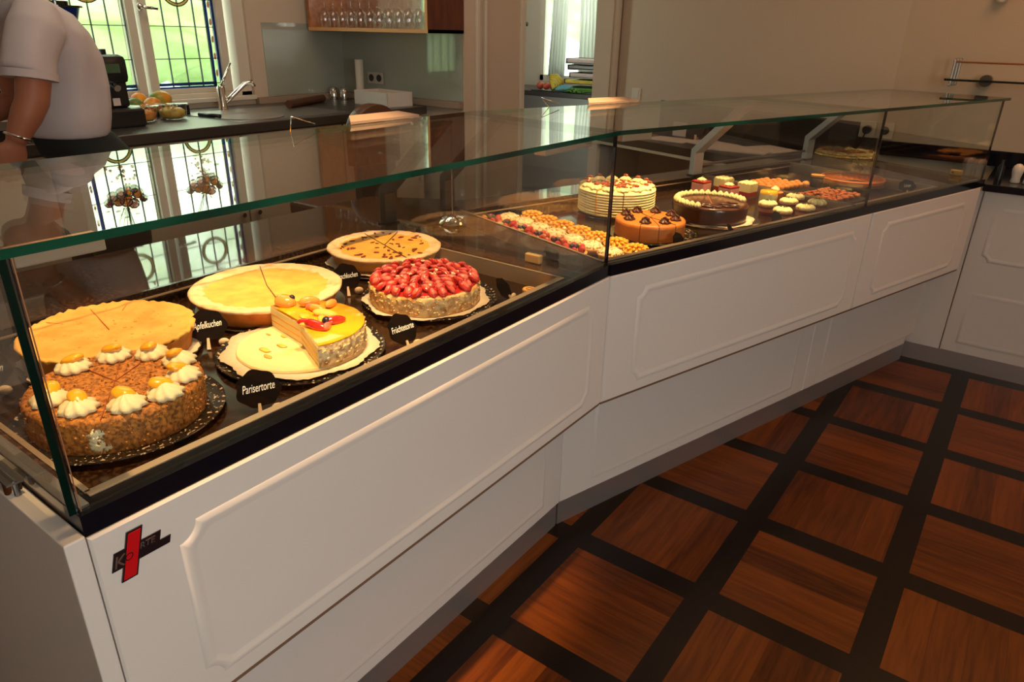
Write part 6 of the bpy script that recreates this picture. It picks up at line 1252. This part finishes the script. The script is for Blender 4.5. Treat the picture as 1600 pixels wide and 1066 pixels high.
for v in bm.verts:
    k = noise.noise(Vector((v.co.x * 6, v.co.y * 9, v.co.z * 7))) * 0.014 + noise.noise(Vector((v.co.x * 14 + 5, v.co.y * 14, v.co.z * 5 - v.co.y * 18))) * 0.009
    v.co.x += k; v.co.y += k * 0.6
s_ = part('shirt', bm, 'shirt', pr, world=True, smooth=True); remesh(s_, 0.008, 3)
bm = bm_new(); add_tube(bm, [Vector((-1.563, -0.210, 1.250)), Vector((-1.5615, -0.214, 1.229))], [0.0705, 0.0705], 28); part('sleeve_hem', bm, 'shirt', pr, world=True, smooth='auto')
bm = bm_new(); add_loft(bm, [ring((PX, -0.168 + q_, 1.468 + z_), (1, 0, 0), (0, 1, 0.35), a_, b_, 24) for z_, q_, a_, b_ in ((0, 0, 0.074, 0.064), (0.03, -0.008, 0.068, 0.062), (0.032, -0.008, 0.062, 0.056), (0.002, 0, 0.068, 0.058))], close=False); part('collar', bm, 'shirt', pr, world=True, smooth='auto')
bm = bm_new()
loft_z(bm, [(0.80, -0.005, 0.115, 0.175, 0), (0.88, 0.0, 0.130, 0.180, 0), (0.95, 0.0, 0.132, 0.172, 0), (1.00, -0.03, 0.125, 0.160, 0), (1.055, -0.058, 0.110, 0.145, 0)])
for sx in (-1, 1): add_tube(bm, [(PX + sx * 0.088, -0.005, 0.88), (PX + sx * 0.092, -0.012, 0.70), (PX + sx * 0.092, -0.025, 0.50), (PX + sx * 0.092, 0.0, 0.28), (PX + sx * 0.092, 0.0, 0.05)], [0.100, 0.094, 0.076, 0.070, 0.066], 22)
tr = part('trousers', bm, 'trouser', pr, world=True, smooth=True); remesh(tr, 0.009, 3)
bm = bm_new(); add_loft(bm, [ring((PX, -0.050, z_), (1, 0, 0), (0, 1, 0), 0.140, 0.100, 28) for z_ in (1.015, 1.045)], close=False); part('belt', bm, 'black', pr, world=True, smooth=True)
bm = bm_new(); add_blob(bm, (PX, -0.215, 1.680), 0.1, 4, (0.82, 0.96, 1.10), 0.05, 4)
for v in list(bm.verts):
    if v.co.y < -0.285 or (v.co.z < 1.62 and v.co.y < -0.18): bm.verts.remove(v)
part('hair', bm, 'hair', pr, world=True, smooth=True)
for sx in (-1, 1):
    bm = bm_new(); add_blob(bm, (PX + sx * 0.092, -0.050, 0.042), 0.052, 3, (0.85, 2.2, 0.8)); part('shoe', bm, 'shoe', pr, world=True, smooth=True)
    bm = bm_new(); add_blob(bm, (PX + sx * 0.030, -0.330, 1.665), 0.007, 2); part('eye', bm, 'black', pr, world=True, smooth=True)
bm = bm_new(); add_tube(bm, [el.lerp(wr, 0.90) + Vector((0.034 * math.cos(a), 0.028 * math.sin(a), -0.014 * math.sin(a))) for a in [2 * PI * k / 16 for k in range(17)]], 0.0042, 8); part('bracelet', bm, 'chrome', pr, world=True, smooth=True)
# ceiling downlight fittings
for i, (p, tg_, w_, a_) in enumerate(SPOTS):
    t = thing('ceiling_downlight', 'round recessed downlight in the ceiling above the glass cases', 'ceiling light', (p[0], p[1], 2.92), group='ceiling downlights')
    bm = bm_new(); add_lathe(bm, [(0.045, 0), (0.06, 0), (0.062, -0.006), (0.058, -0.010), (0.045, -0.008)], 32); part('lamp_ring', bm, 'chrome', t, smooth='auto')
